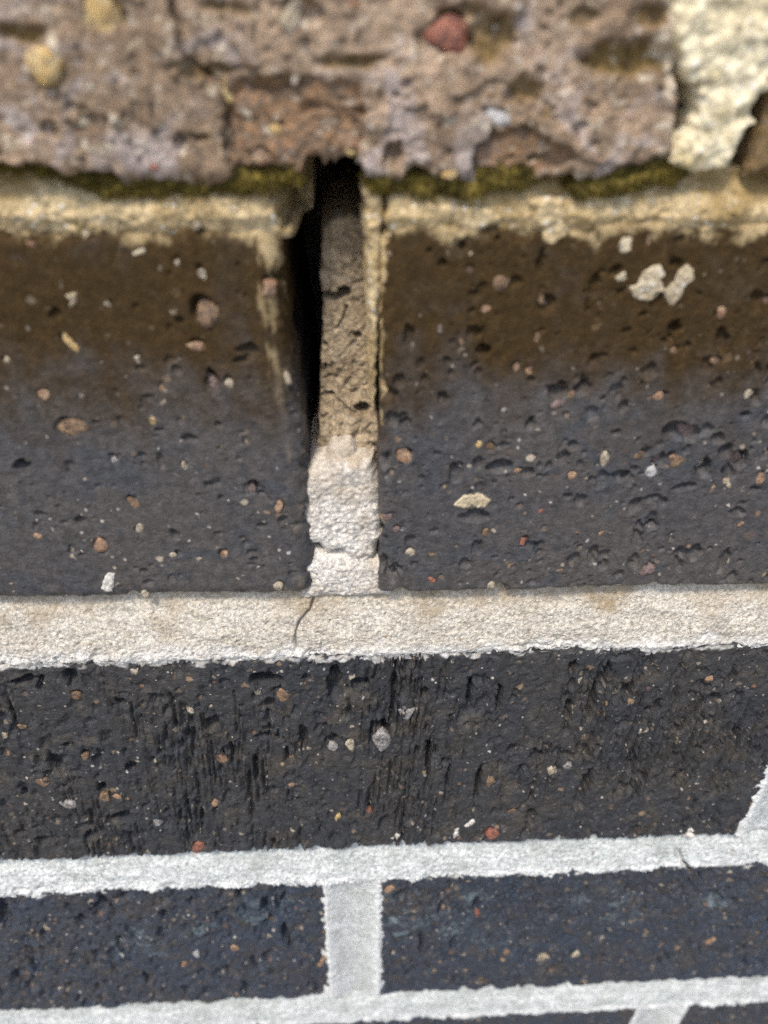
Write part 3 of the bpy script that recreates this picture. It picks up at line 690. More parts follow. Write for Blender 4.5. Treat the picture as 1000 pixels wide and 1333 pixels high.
PEBBLES = [('T', 12.35, -5.36, 2.33, 1.9, 'r', -0.18), ('T', -26.57, -3.94, 1.8, 2.05, 'g', 0.03), ('T', -33.72, -9.12, 1.93, 1.71, 'g', -0.09), ('T', 0.97, -15.95, 1.23, 1.29, 'o', 0.07), ('T', -29.03, -10.74, 0.71, 0.56, 'c', 0.09), ('T', 19.28, -13.65, 1.61, 0.76, 'w', -0.3), ('T', -5.52, -4.03, 1.05, 2.15, 'c', -0.34), ('T', -30.73, -14.24, 1.0, 0.5, 'c', 0.24), ('T', -28.21, -17.27, 0.93, 0.6, 'c', -0.17), ('T', -22.94, -19.26, 0.76, 0.53, 'r', -0.19), ('T', -13.57, -11.2, 0.63, 1.29, 'g', 0.35), ('T', -5.47, -9.54, 0.63, 1.03, 'c', -0.02), ('T', 0.85, -17.69, 0.67, 0.79, 'g', 0.24), ('T', 2.28, -18.57, 0.58, 0.62, 'c', -0.02), ('T', -8.22, -15.31, 0.65, 0.6, 'g', 0.1), ('T', -10.16, -18.61, 1.62, 1.06, 'o', -0.24), ('T', 13.51, -20.26, 0.98, 0.46, 'g', 0.09), ('T', -38.78, -16.71, 0.55, 0.43, 'c', 0.26), ('L1', -41.12, -29.07, 0.54, 0.44, 'o', 0.02), ('L1', -38.29, -42.72, 1.28, 2.06, 'g', 0.17), ('L1', -32.84, -37.18, 0.47, 0.54, 'c', 0.12), ('L1', -22.41, -31.53, 0.41, 0.56, 'c', -0.31), ('L1', -19.32, -32.98, 0.52, 0.73, 'c', 0.18), ('L1', -24.0, -38.32, 0.42, 0.55, 'c', 0.06), ('L1', -19.4, -38.79, 1.49, 1.83, 'b', -0.14), ('L1', -21.69, -43.43, 1.09, 0.81, 'o', -0.33), ('L1', -30.02, -45.23, 0.44, 0.53, 'c', 0.26), ('L1', -10.78, -34.92, 1.36, 1.17, 'o', -0.02), ('L1', -19.15, -26.65, 0.6, 0.58, 'c', 0.15), ('L1', -19.79, -49.7, 0.79, 1.74, 'm', 0.27), ('L1', -17.37, -49.11, 0.56, 0.74, 'c', 0.15), ('L1', -44.46, -50.78, 0.72, 0.93, 'o', 0.29), ('L1', -48.31, -45.18, 0.54, 0.47, 'c', -0.07), ('L1', -8.65, -48.71, 0.51, 0.92, 'c', 0.21), ('L1', -41.71, -56.58, 2.05, 1.45, 'b', -0.04), ('L1', -50.48, -62.41, 1.05, 0.9, 'c', 0.3), ('L1', -29.45, -55.44, 0.52, 0.59, 'g', 0.27), ('L1', -21.77, -62.76, 0.96, 1.55, 'b', -0.28), ('L1', -15.87, -68.07, 0.99, 1.33, 'm', -0.25), ('L1', -11.52, -71.47, 0.69, 1.3, 'o', -0.2), ('L1', -34.89, -70.37, 0.74, 1.35, 'b', 0.33), ('L1', -34.91, -75.62, 0.75, 1.1, 'c', -0.04), ('L1', -41.85, -78.97, 1.14, 1.78, 'o', 0.09), ('L1', -46.6, -79.18, 0.69, 1.05, 'c', -0.14), ('L1', -21.44, -81.13, 0.71, 0.91, 'o', 0.01), ('L1', -25.1, -73.03, 0.56, 0.62, 'y', -0.08), ('L1', -30.03, -81.24, 0.71, 0.58, 'c', -0.1), ('L1', -12.76, -88.23, 0.81, 0.79, 'c', 0.06), ('L1', -36.17, -89.5, 0.6, 0.89, 'c', 0.06), ('L1', -51.56, -76.65, 0.68, 0.71, 'o', 0.28), ('L1', -15.6, -59.53, 0.36, 0.89, 'c', 0.13), ('L1', -27.13, -49.99, 0.34, 0.74, 'b', 0.3), ('L1', -25.79, -63.26, 0.42, 0.7, 'c', 0.25), ('L1', -36.33, -62.23, 0.53, 0.49, 'y', 0.34), ('R1', 41.37, -28.6, 0.42, 0.71, 'o', 0.12), ('R1', 21.42, -34.41, 1.29, 1.45, 'b', -0.24), ('R1', 19.81, -38.14, 0.66, 0.56, 'o', 0.25), ('R1', 27.53, -36.62, 0.49, 1.11, 'b', 0.33), ('R1', 54.23, -39.25, 0.74, 0.98, 'o', 0.28), ('R1', 17.25, -30.4, 0.31, 0.82, 'c', 0.05), ('R1', 13.84, -29.57, 0.26, 1.02, 'b', 0.15), ('R1', 6.07, -30.27, 0.62, 0.51, 'o', -0.2), ('R1', 27.56, -47.6, 0.75, 0.68, 'o', 0.23), ('R1', 25.2, -47.21, 0.52, 0.74, 'b', 0.05), ('R1', 48.57, -45.11, 0.64, 0.91, 'b', -0.15), ('R1', 33.98, -51.71, 0.59, 0.58, 'b', -0.31), ('R1', 47.54, -52.13, 1.08, 0.59, 'o', 0.25), ('R1', 62.01, -52.04, 0.61, 0.85, 'c', 0.34), ('R1', 8.76, -62.29, 1.22, 1.34, 'o', -0.29), ('R1', 20.5, -60.1, 0.49, 0.63, 'g', 0.21), ('R1', 22.39, -60.68, 0.74, 0.98, 'b', -0.06), ('R1', 29.43, -62.92, 0.75, 0.79, 'c', -0.24), ('R1', 41.35, -63.13, 0.76, 1.44, 'c', -0.14), ('R1', 46.61, -62.35, 1.14, 0.93, 'b', 0.19), ('R1', 49.51, -65.89, 1.03, 1.11, 'w', 0.26), ('R1', 54.4, -63.78, 1.79, 1.61, 'b', -0.32), ('R1', 54.25, -58.95, 1.56, 1.46, 'm', 0.08), ('R1', 50.38, -64.0, 0.83, 1.31, 'm', -0.32), ('R1', 58.14, -65.46, 0.97, 1.41, 'c', 0.15), ('R1', 63.65, -63.94, 1.29, 1.54, 'm', -0.12), ('R1', 63.06, -68.39, 0.72, 1.37, 'c', 0.27), ('R1', 68.06, -67.58, 0.92, 0.99, 'o', 0.34), ('R1', 60.41, -69.26, 0.79, 0.92, 'o', 0.0), ('R1', 29.96, -79.42, 0.74, 0.75, 'r', 0.35), ('R1', 36.53, -66.1, 0.57, 0.81, 'o', -0.13), ('R1', 43.5, -78.26, 0.61, 0.66, 'o', -0.3), ('R1', 6.61, -73.88, 0.71, 0.86, 'm', 0.07), ('R1', 10.59, -81.61, 0.8, 0.76, 'c', -0.33), ('R1', 14.21, -81.71, 0.6, 0.84, 'b', -0.21), ('R1', 14.49, -87.76, 0.69, 0.71, 'r', -0.06), ('R1', 25.23, -89.14, 0.77, 0.9, 'c', 0.08), ('R1', 53.19, -86.53, 1.27, 1.34, 'm', -0.24), ('R1', 37.17, -86.62, 1.05, 0.8, 'b', -0.32), ('R1', 67.76, -76.69, 0.62, 0.74, 'o', 0.26), ('R1', 39.24, -77.67, 0.74, 0.74, 'b', -0.13), ('R1', 32.42, -73.5, 0.66, 0.55, 'r', 0.32), ('R1', 32.32, -53.38, 1.08, 0.66, 'm', 0.28), ('R1', 27.57, -65.21, 0.57, 0.59, 'o', -0.09), ('R1', 23.25, -77.62, 0.53, 0.98, 'b', -0.03), ('R1', 7.83, -76.61, 0.59, 0.81, 'm', 0.01), ('R1', 27.84, -42.55, 0.45, 0.59, 'b', 0.1), ('R1', 16.65, -43.04, 0.34, 0.59, 'b', 0.07), ('R1', 55.08, -46.39, 0.71, 0.49, 'b', 0.04), ('C2', -41.48, -108.73, 1.0, 0.83, 'c', 0.08), ('C2', -32.12, -120.19, 0.75, 0.9, 'c', 0.31), ('C2', -28.29, -136.51, 1.28, 1.91, 'o', 0.0), ('C2', -18.71, -116.29, 1.05, 1.1, 'c', -0.05), ('C2', -13.88, -116.27, 1.2, 1.54, 'b', 0.15), ('C2', -30.88, -150.85, 0.76, 1.26, 'o', -0.18), ('C2', -36.57, -168.08, 1.24, 2.03, 'r', -0.14), ('C2', -4.49, -132.65, 1.05, 1.24, 'y', 0.33), ('C2', -0.77, -132.34, 0.89, 1.74, 'c', 0.01), ('C2', 5.85, -131.41, 1.62, 2.97, 'y', 0.03), ('C2', -13.54, -144.92, 0.92, 1.22, 'o', -0.34), ('C2', -54.18, -147.02, 1.22, 1.49, 'b', -0.06), ('C2', -51.88, -147.98, 0.9, 1.09, 'o', 0.06), ('C2', -62.57, -149.3, 1.47, 1.37, 'y', -0.34), ('C2', -53.42, -114.84, 1.02, 0.97, 'b', 0.08), ('C2', -14.18, -162.4, 0.88, 1.06, 'c', 0.09), ('C2', -70.06, -125.87, 0.75, 0.7, 'c', -0.31), ('C2', -55.89, -133.84, 1.01, 1.11, 'b', 0.09), ('C2', 53.72, -121.14, 1.61, 2.56, 'c', -0.02), ('C2', 63.01, -125.54, 1.07, 1.81, 'm', 0.13), ('C2', 61.76, -131.34, 1.09, 1.0, 'c', -0.1), ('C2', 44.08, -143.68, 1.3, 1.5, 'c', 0.14), ('C2', 47.13, -142.23, 0.95, 1.21, 'y', 0.17), ('C2', 61.37, -150.99, 0.9, 2.44, 'b', -0.33), ('C2', 32.88, -166.9, 1.57, 1.89, 'r', -0.31), ('C2', 11.11, -123.25, 1.5, 1.87, 'y', 0.12), ('C2', 72.33, -115.33, 0.8, 0.9, 'o', 0.32), ('C2', 36.53, -157.98, 1.17, 1.04, 'b', -0.17), ('C2', 55.92, -133.06, 0.84, 1.27, 'm', -0.03), ('C2', -65.89, -123.73, 1.04, 0.92, 'b', 0.06), ('C2', 3.27, -156.89, 1.05, 1.47, 'r', -0.13), ('C2', -66.12, -141.26, 1.11, 1.04, 'b', -0.1), ('C2', -3.77, -157.94, 0.61, 1.33, 'g', -0.13), ('C2', 30.69, -147.06, 0.87, 2.22, 'b', -0.09), ('C2', -44.6, -157.82, 1.36, 1.46, 'y', 0.07), ('L3', -64.1, -217.68, 1.41, 1.66, 'w', -0.14), ('L3', -43.34, -217.43, 0.71, 2.08, 'w', -0.09), ('L3', -79.05, -200.71, 0.85, 1.13, 'c', 0.19), ('L3', -9.82, -226.05, 0.85, 3.07, 'o', -0.33), ('L3', -21.98, -193.99, 0.77, 1.65, 'o', 0.05), ('L3', -32.66, -215.86, 0.92, 1.45, 'o', 0.16), ('L3', -22.98, -210.53, 0.91, 1.41, 'c', -0.13), ('L3', -47.39, -223.04, 0.93, 1.5, 'o', -0.19), ('R3', 52.96, -230.44, 2.25, 1.59, 'c', 0.21), ('R3', 62.19, -226.81, 1.12, 1.57, 'c', -0.18), ('R3', 100.22, -223.14, 1.02, 1.77, 'o', -0.22), ('R3', 8.7, -188.33, 1.17, 1.96, 'o', -0.05), ('R3', 32.12, -202.77, 0.72, 1.95, 'r', 0.14), ('R3', 42.11, -224.15, 0.99, 1.32, 'b', -0.28), ('R3', 10.1, -222.61, 0.64, 1.95, 'c', -0.12)]
MOSS_LINES = [([(-46.15, -19.19, 1.14), (-40.56, -19.18, 1.06), (-37.37, -19.52, 0.98), (-34.31, -20.58, 0.81), (-31.63, -21.39, 1.09), (-27.86, -21.66, 1.19), (-24.0, -21.56, 1.37), (-19.19, -21.65, 1.28), (-14.31, -21.27, 1.37), (-9.93, -21.08, 1.28), (-6.51, -20.89, 0.91), (-4.76, -20.89, 0.64)], 'olive moss strip in the joint left of the weep hole'), ([(2.48, -20.87, 0.73), (4.25, -21.24, 1.2), (9.2, -21.6, 1.3), (14.19, -21.78, 1.4), (17.14, -21.22, 1.48), (20.58, -20.65, 1.48), (24.01, -20.09, 1.19), (26.18, -19.9, 0.55)], 'olive moss strip just right of the weep hole under the crumbling brick'), ([(28.69, -21.38, 0.65), (31.24, -21.56, 1.31), (35.23, -21.18, 1.68), (39.13, -20.43, 1.49), (43.02, -19.68, 1.2), (45.92, -19.12, 0.92), (47.85, -18.75, 0.55)], 'thick olive moss strip below the cream mortar patch at upper right')]

# ---- course by course ------------------------------------------------------------
# spalled course on top
T = Brick(-142, 41.5, -20.6, 44.5, 11, BM['top'], (-48, 60, -24, 8), 0.24, front=-0.7, radius=1.4)
T.base(0.6, 0.30, 0.10, 1.4)
rg = sstep(-0.15, 0.35, fbm(T.X, T.Z, 12, 2, 171))
T.h -= 0.55 * rg * np.abs(fbm(T.X, T.Z, 3.2, 4, 71, 0.6)) - 0.5 * sstep(0.1, 0.16, fbm(T.X, T.Z, 7, 4, 172)) - (0.07 + 0.14 * rg) * fbm(T.X, T.Z, 0.9, 2, 72)
wX = T.X + 0.9 * fbm(T.X, T.Z, 3.0, 3, 73); wZ = T.Z + 0.9 * fbm(T.X, T.Z, 3.0, 3, 74)
for poly, dep, st in SPALL:
    d = poly_sd(wX, wZ, poly)
    m = sstep(-0.12, 0.2, d)
    T.h += dep * m
    T.stain = np.maximum(T.stain, 0.35 * st * m)
    if dep < 0:
        for c, v in enumerate((0.40, 0.22, 0.11)):
            T.inc[..., c] = np.where(m > 0.02, v, T.inc[..., c])
        T.inc[..., 3] = np.maximum(T.inc[..., 3], 0.75 * m)
for (x, z, rx, rz, dep, st) in TOP_HOLLOWS:
    r = np.hypot((wX - x) / rx, (wZ - z) / rz)
    m = sstep(1.15, 0.6, r)
    T.h -= dep * m
    T.stain = np.maximum(T.stain, st * m)
for line in TOP_CRACKS:
    d = seg_dist(T.X + 0.25 * fbm(T.X, T.Z, 1.5, 2, 75), T.Z, line)
    T.h -= 1.3 * sstep(0.32, 0.05, d)
T.scatter(90, (0.4, 1.6), (0.6, 1.4), 240, (0.16, 0.7))
T.smear = sstep(0.0, 0.3, fbm(T.X, T.Z, 2.6, 4, 76, 0.65) - 0.34) * 0.75 * (1 - 0.6 * T.stain)
dc = -poly_sd(T.X + 0.8 * fbm(T.X, T.Z, 2.5, 3, 176), T.Z, CREAM)
T.smear = np.maximum(T.smear, 0.8 * sstep(0.0, 0.5, 0.5 - dc / 3.0 + 1.1 * fbm(T.X, T.Z, 3.0, 4, 177)))
T.sockets('T')
T.bite = lambda x: 2.0 * sstep(2.4, 1.2, np.abs(x + 3.1)) + 2.4 * sstep(2.6, 1.4, np.abs(x - 0.2)) * 0.9 - 0.9 * sstep(1.2, 0.2, np.abs(x + 1.5)) + 0.5 * fbm(x, x * 0, 1.3, 2, 178)
T.build(label='crumbling brick with flaked lilac-grey face above the moss line')

T2 = Brick(52.5, 234, -20.6, 44.5, 12, BM['top'], (50, 66, -24, 8), 0.3, front=-1.2)
T2.base(0.6, 0.3, 0.12, 1.2); T2.scatter(10, (0.4, 1.2), (0.8, 1.6), 60, (0.16, 0.7)); T2.stain += 0.75
T2.build()

# course with the weep hole (its upper half painted brown for warm, shaded light, mixed with dirt film)
L1 = Brick(-188, -6.3, -91.2, -26.2, 21, BM['upper'], (-72, 0, -95, -20), 0.225, radius=3.4)
R1 = Brick(4.9, 186, -91.0, -26.2, 22, BM['upper'], (0, 86, -95, -20), 0.225, radius=1.5)
for B, pits in ((L1, PITS['L1']), (R1, PITS['R1'])):
    B.base(0.34, 0.11, 0.06, 1.5)
    for (x, z, rx, rz, tl) in pits:
        B.pit(x, z, rx, rz, 1.1 * min(rx, rz), tl, x)
L1.scatter(380, (0.18, 1.0), (0.6, 1.3), 100, (0.12, 0.42), 0.7)
R1.scatter(760, (0.2, 1.3), (0.7, 1.9), 180, (0.12, 0.5), 0.8)
R1.grooves(90, 0.10, 0.05, (4, 16))
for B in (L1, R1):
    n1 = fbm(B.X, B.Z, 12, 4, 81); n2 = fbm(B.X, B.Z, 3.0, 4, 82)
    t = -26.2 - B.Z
    B.stain = sstep(38, 15, t + (2.0 if B is L1 else 0.0) + 9.0 * n1 + 3.0 * n2 + 9.0 * fbm(B.X, B.Z * 0.16, 7, 4, 181))  # warm light below the top course painted as brown, broken by dirt streaks
    B.smear = 0.85 * sstep(-0.15, 0.55, 0.42 - t / 4.0 + 1.0 * fbm(B.X, B.Z, 6, 5, 83, 0.65) + 0.5 * n2)
    B.h += 0.12 * B.smear
L1.sockets('L1'); R1.sockets('R1')
# scaly residue round the mouth of the hole
e = -7.4 - L1.X
L1.smear = np.maximum(L1.smear, sstep(0.05, 0.3, (1 - e / 7.5) - (-26.2 - L1.Z) / 9.0 + 0.85 * fbm(L1.X * 2.2, L1.Z, 4, 4, 84) - 0.12) * (e > -3.5))
e = np.clip(R1.X - 4.9, 0, None)
R1.smear = np.maximum(R1.smear, sstep(0.0, 0.3, 0.62 - e / 1.5 - np.clip((-26.2 - R1.Z) / 22, 0, 2) * 0.5 + 0.7 * fbm(R1.X * 2, R1.Z, 4, 4, 85)) * (R1.Z < -25))
L1.smear = np.maximum(L1.smear, 0.55 * sstep(0.1, 0.4, 0.32 - np.abs(-8.6 - L1.X) / 5.5 + 0.8 * fbm(L1.X * 2.5, L1.Z * 0.6, 3.5, 4, 185)) * sstep(-58, -40, L1.Z))
e = np.clip(-8.2 - L1.X, 0, None)
L1.smear = np.maximum(L1.smear, 0.16 * sstep(0.1, 0.35, 0.3 - np.abs(e - 0.8) / 1.2 + 0.6 * fbm(L1.X, L1.Z * 0.5, 2.5, 3, 86)) * (L1.Z < -50))
L1.worn = lambda z: 2.3 * sstep(-66, -34, z) + 0.7 * fbm(z, z * 0, 6, 3, 179)
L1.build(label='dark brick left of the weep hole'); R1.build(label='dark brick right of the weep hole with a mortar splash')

# wire-cut course
C2 = Brick(-90, 94.2, -170.7, -105.4, 31, BM['rough'], (-90, 100, -175, -100), 0.27, radius=1.3)
C2.base(0.45, 0.26, 0.16, 0.9)
C2.h += 0.45 * fbm(C2.X * 2.4, C2.Z, 7, 4, 88) - 0.5 * sstep(0.12, 0.45, fbm(C2.X * 1.6, C2.Z * 0.8, 4, 4, 89))
C2.grooves(800, 1.0, 0.04, (2, 24))
for (x, z, rx, rz, tl) in PITS['C2']:
    C2.pit(x, z, rx * 1.1, rz, 1.7 * max(rx, min(rz, 2.2)), tl, x)
C2.scatter(1100, (0.22, 1.6), (0.8, 2.6), 700, (0.14, 0.55), 0.85)
C2.smear = sstep(0.0, 0.25, 0.05 + 0.25 * sstep(25, -10, C2.X) - np.abs(-106.6 - C2.Z) / 2.2 + 0.9 * fbm(C2.X, C2.Z * 1.6, 3.4, 4, 87)) * 0.9
C2.sockets('C2')
C2.build(label='rough wire-cut dark brick with drag marks and open pits')
C2R = Brick(106.6, 288, -170.7, -105.4, 32, BM['rough'], (106, 116, -175, -100), 0.4)
C2R.base(0.35, 0.2, 0.09); C2R.build()

# blue course
L3 = Brick(-188, -7.4, -246.6, -183.6, 41, BM['blue'], (-120, 0, -250, -180), 0.32, radius=1.2)
R3 = Brick(5.9, 187, -246.6, -183.4, 42, BM['blue'], (0, 138, -250, -180), 0.32, radius=1.2)
for B, pits in ((L3, PITS['L3']), (R3, PITS['R3'])):
    B.base(0.5, 0.40, 0.18, 0.9)
    sg = 0.7 if B is R3 else -0.5
    B.h += 0.5 * fbm(B.X * 2 + sg * B.Z, B.Z, 8, 4, 88) - 0.6 * sstep(0.12, 0.45, fbm(B.X * 1.4 + sg * B.Z, B.Z * 0.8, 5, 4, 89))
    for (x, z, rx, rz, tl) in pits:
        B.pit(x, z, rx * 1.1, rz, 1.7 * max(rx, min(rz, 2.6)), tl, x)
    B.grooves(200, 0.45, -0.25 if B is R3 else 0.2, (3, 12))
    B.scatter(620, (0.3, 2.2), (0.9, 2.6), 560, (0.18, 0.7), 0.85, 0.25 if B is L3 else -0.3)
    t = (-183.5 - B.Z)
    B.smear = sstep(0.0, 0.25, 0.02 - np.abs(t - 1.2) / 2.4 + 0.9 * fbm(B.X, B.Z * 1.6, 3.4, 4, 87)) * 0.9
    B.sockets('L3' if B is L3 else 'R3')
    B.bloom = np.exp(-((t - 20 - 26 * fbm(B.X, B.Z, 34, 3, 88)) / 9) ** 2) * sstep(-0.15, 0.4, fbm(B.X, B.Z, 24, 3, 188)) * 0.8
L3.build(label='bluish dark brick left of the tooled upright joint'); R3.build(label='bluish dark brick right of the tooled upright joint')

# bottom course
L4 = Brick(-92, 88.0, -328, -262.6, 51, BM['blue'], (-92, 96, -296, -258), 0.38, radius=1.2)
R4 = Brick(103.0, 284, -328, -262.6, 52, BM['blue'], (96, 150, -300, -258), 0.38, radius=1.2)
for B in (L4, R4):
    B.base(0.4, 0.25, 0.11, 0.9); B.grooves(80, 0.3, 0.1); B.scatter(220, (0.3, 1.8), (0.9, 2.2), 260, (0.2, 0.7)); B.build()

BRICKS = {'T': T, 'T2': T2, 'L1': L1, 'R1': R1, 'C2': C2, 'L3': L3, 'R3': R3, 'L4': L4, 'R4': R4}

# ---- mortar beds -------------------------------------------------------------------
def bed(zU, zL, x0, x1, win, res, mat, seed, recess=3.0, proud=0.25, lap=1.6, ragged=0.5, stain=None, cracks=(), carve=None, over=1.2, grain=0.10, limed=True, lime_amt=0.8):
    xs = axis(x0, x1, win[0], win[1], res, 3.0)
    zs = np.arange(zL - lap - 2.2, zU + over, res)
    def y(X, Z):
        gate = np.clip(0.75 + 1.3 * fbm(X, Z * 0.3, 26, 3, seed + 21), 0.15, 1.8)
        t = np.clip((Z - zL) / (zU - zL), 0, 1)
        q = np.clip(zL - Z, 0, 9)
        p = recess * (0.25 * t + 0.75 * t ** 2.2) - proud
        p = p + q * (proud + 0.25) / lap - ragged * gate * (1 - sstep(0, 0.3, t)) * (1.0 * fbm(X, Z * 0.9, 2.8, 4, seed, 0.6) + 1.1 * fbm(X, Z * 0.4, 13, 3, seed + 1) + 0.5 * fbm(X, Z, 0.9, 2, seed + 2) - 0.05)
        p = p - 0.35 * fbm(X, Z, 16, 2, seed + 4) - 0.26 * fbm(X * 0.6, Z, 3.5, 3, seed + 5) - grain * fbm(X, Z, 0.8, 2, seed + 6) - 0.16 * fbm(X * 0.14, Z, 2.0, 3, seed + 26) + 0.45 * sstep(0.42, 0.62, fbm(X, Z, 1.6, 2, seed + 16)) - 0.25 * sstep(0.38, 0.6, fbm(X, Z, 1.1, 2, seed + 18))
        for ln, w, dep in cracks:
            d = seg_dist(X + 0.25 * fbm(X, Z, 1.4, 2, 91), Z, ln)
            p = p + dep * sstep(w, w * 0.25, d)
        if carve is not None:
            p = p + carve(X, Z)
        return p
    def st(X, Z):
        return stain(X, Z) if stain is not None else X * 0
    return strip('mortar_bed', xs, zs, y, st, mat, zL, (lambda X, Z: lime_amt * sstep(0.24, -0.05, (Z - zL) / (zU - zL) + 0.22 * fbm(X, Z, 5, 4, seed + 11))) if limed else None)


def st_top(X, Z):
    return np.maximum(0.75 * sstep(2, 8, X) * sstep(-0.3, 0.35, fbm(X, Z * 1.4, 12, 4, 292)), np.maximum(sstep(-24.6, -22.0, Z + 1.2 * fbm(X, Z, 4, 3, 92)), 0.9 * sstep(0.05, 0.4, fbm(X, Z * 1.5, 9, 4, 192))))
def carve_bed0(X, Z):      # mortar swells and hollows under the top course
    return -0.9 * np.clip(fbm(X, Z, 11, 3, 93), -0.4, 1) + 16.0 * sstep(-9.8, -6.2, X + 3.2 * fbm(X, Z, 3.2, 4, 193) + 0.45 * (Z + 24)) * (X < -1) + 10.0 * sstep(6.0, 3.4, X + 2.4 * fbm(X, Z, 3, 4, 194)) * (X > -1)
bed(-20.9, -25.6, -290, -4.6, (-52, 0), 0.23, MM['bed_top'], 61, recess=2.6, proud=0.15, lap=0.9, ragged=0.55, limed=False, stain=st_top, carve=carve_bed0, grain=0.14)
bed(-20.9, -25.6, 3.2, 290, (0, 68), 0.23, MM['bed_top'], 62, recess=2.6, proud=0.15, lap=0.9, ragged=0.55, limed=False, stain=st_top, carve=carve_bed0, grain=0.14)

def st_mid(X, Z):
    t = (Z + 105.4) / 14.3
    return sstep(0.52, 1.0, t + 0.5 * fbm(X, Z, 9, 4, 94)) * 0.85 + 0.35 * sstep(0.3, 0.6, fbm(X, Z, 14, 3, 95) + 0.1)
bed(-91.0, -105.5, -290, 290, (-72, 90), 0.23, MM['bed_mid'], 63, recess=3.2, proud=0.15, lap=0.9, ragged=0.7, stain=st_mid, cracks=CRACK_MID, grain=0.15, lime_amt=0.7)

def st_low(X, Z):
    return 0.5 * sstep(0.1, 0.45, fbm(X * 0.25, Z, 4, 4, 97)) + 0.9 * sstep(0.42, 0.6, fbm(X, Z, 5, 4, 197)) + 0.6 * sstep(0.05, 0.5, fbm(X, Z, 10, 4, 96)) + 0.45 * sstep(0.35, 1.0, np.where(Z > -200, (Z + 183.6) / 13.0, (Z + 262.8) / 16.4) + 0.4 * fbm(X, Z, 6, 3, 196))
bed(-170.6, -183.6, -290, 290, (-98, 112), 0.27, MM['bed_low'], 64, recess=3.8, proud=0.2, lap=1.1, ragged=0.95, stain=st_low, grain=0.18, cracks=CRACK_LOW)
bed(-246.4, -262.8, -290, 290, (-118, 140), 0.34, MM['bed_low'], 65, recess=3.8, proud=0.2, lap=1.2, ragged=1.0, stain=st_low, grain=0.2)


def perp(xa, xb, z0, z1, res, mat, seed, hollow=2.1, wide=1.2, arcs=True, fine=True):
    xs = np.arange(xa - wide - 1.2, xb + wide + 1.2, res); zs = np.arange(z0, z1, res)
    def y(X, Z):
        u = np.clip((X - xa) / (xb - xa), -0.4, 1.4)
        c = 1 - (2 * u - 1) ** 2
        p = hollow * np.clip(c, 0, 1) - 0.25
        out = np.clip(np.maximum(xa - X, X - xb), 0, 9)
        p = p + out * 0.55 - 0.55 * (1 - np.clip(c, 0, 1)) * (0.8 * fbm(X, Z, 3.0, 4, seed) + 0.5 * fbm(X, Z, 0.9, 2, seed + 2))
        if arcs:       # strokes of the jointing tool
            p = p + 0.10 * pn((Z + 5.5 * c + 0.8 * fbm(X, Z, 6, 2, seed + 3)) / 1.5, X * 0.05, seed + 1) * np.clip(c, 0, 1)
        return p - 0.12 * fbm(X, Z, 3, 3, seed + 5) - 0.10 * fbm(X, Z, 0.8, 2, seed + 6)
    def st(X, Z):
        return 0.35 * sstep(0.1, 0.6, fbm(X, Z, 8, 3, seed + 7))
    return strip('mortar_joint', xs, zs, y, st, mat, z0, lambda X, Z: 0.7 * sstep(0.62, 0.95, np.abs(2 * (X - xa) / (xb - xa) - 1) + 0.3 * fbm(X, Z, 5, 3, seed + 12)))


perp(-7.4, 5.9, -247.2, -181.6, 0.26, MM['joint'], 66)
perp(94.2, 106.6, -171.4, -103.5, 0.30, MM['bed_low'], 67, arcs=False)
perp(88.0, 103.0, -330, -261.0, 0.36, MM['joint'], 68)

# crumbling cream mortar between the two top bricks
def y_top(X, Z):
    return X * 0 - 0.4
patch('mortar_joint', CREAM, MM['cream'], wall, 0.24, y_top, 1.1, 12.0, 1.0, (0.9, 0.30), 1.0, 5, stain=lambda X, Z, d: sstep(0.1, 0.5, fbm(X, Z, 7, 4, 97) + 0.25 * sstep(-14, -20, Z)))

# ---- inside the weep hole ------------------------------------------------------------
def y_old(X, Z):
    step = 0.9 * sstep(-2.2, -1.8, X + 0.5 * fbm(X, Z, 5, 3, 98))
    return 10.2 - step + 12.0 * sstep(-27.6, -24.6, Z) - (3.2 + 1.6 * fbm(X, Z, 3, 3, 198)) * sstep(-54, -63, Z) - 0.5 * fbm(X, Z, 9, 3, 99)
def carve_old(X, Z):
    p = X * 0
    for (x, z, rx, rz, dep) in OLD_HOLES:
        w = 0.35 * fbm(X, Z, 1.6, 2, 101)
        p = p + dep * sstep(1.0, 0.7, np.hypot((X - x) / rx, (Z - z) / rz) + w)
    for ln in OLD_CRACKS:
        p = p + 0.8 * sstep(0.22, 0.05, seg_dist(X + 0.3 * fbm(X, Z, 1.6, 2, 102), Z + 0.3 * fbm(X, Z, 1.6, 2, 103), ln))
    fr = fbm(X, Z, 2.6, 3, 104)
    return p + 0.55 * sstep(0.32, 0.5, np.abs(fr)) + 0.25 * fbm(X, Z, 1.0, 2, 105)
patch('old_mortar', OLD_MORTAR, MM['old'], wall, 0.18, y_old, 0.4, 30.0, 0.8, (0.4, 0.15), 0.5, 6, stain=lambda X, Z, d: 0.7 * sstep(0.05, 0.5, fbm(X, Z, 6, 4, 106)) + 0.6 * sstep(-34, -26, Z), carve=carve_old)['label'] = 'old brown cracked mortar set back inside the weep hole'
for i, (poly, yb, th, mt, stn) in enumerate(LUMPS):
    patch('mortar_lump', poly, MM[mt], wall, 0.16, (lambda X, Z, yb=yb: X * 0 + yb), th, 14.0, 2.6, (0.40, 0.30), 0.5, 20 + i, stain=(lambda X, Z, d, s=stn, i=i: 0.9 * sstep(-72, -59, Z + 4.0 * fbm(X, Z, 4, 3, 207)) + s * sstep(-0.1, 0.35, fbm(X, Z, 4, 4, 107 + i)) + 0.7 * s * sstep(0.8, 0.1, d)))
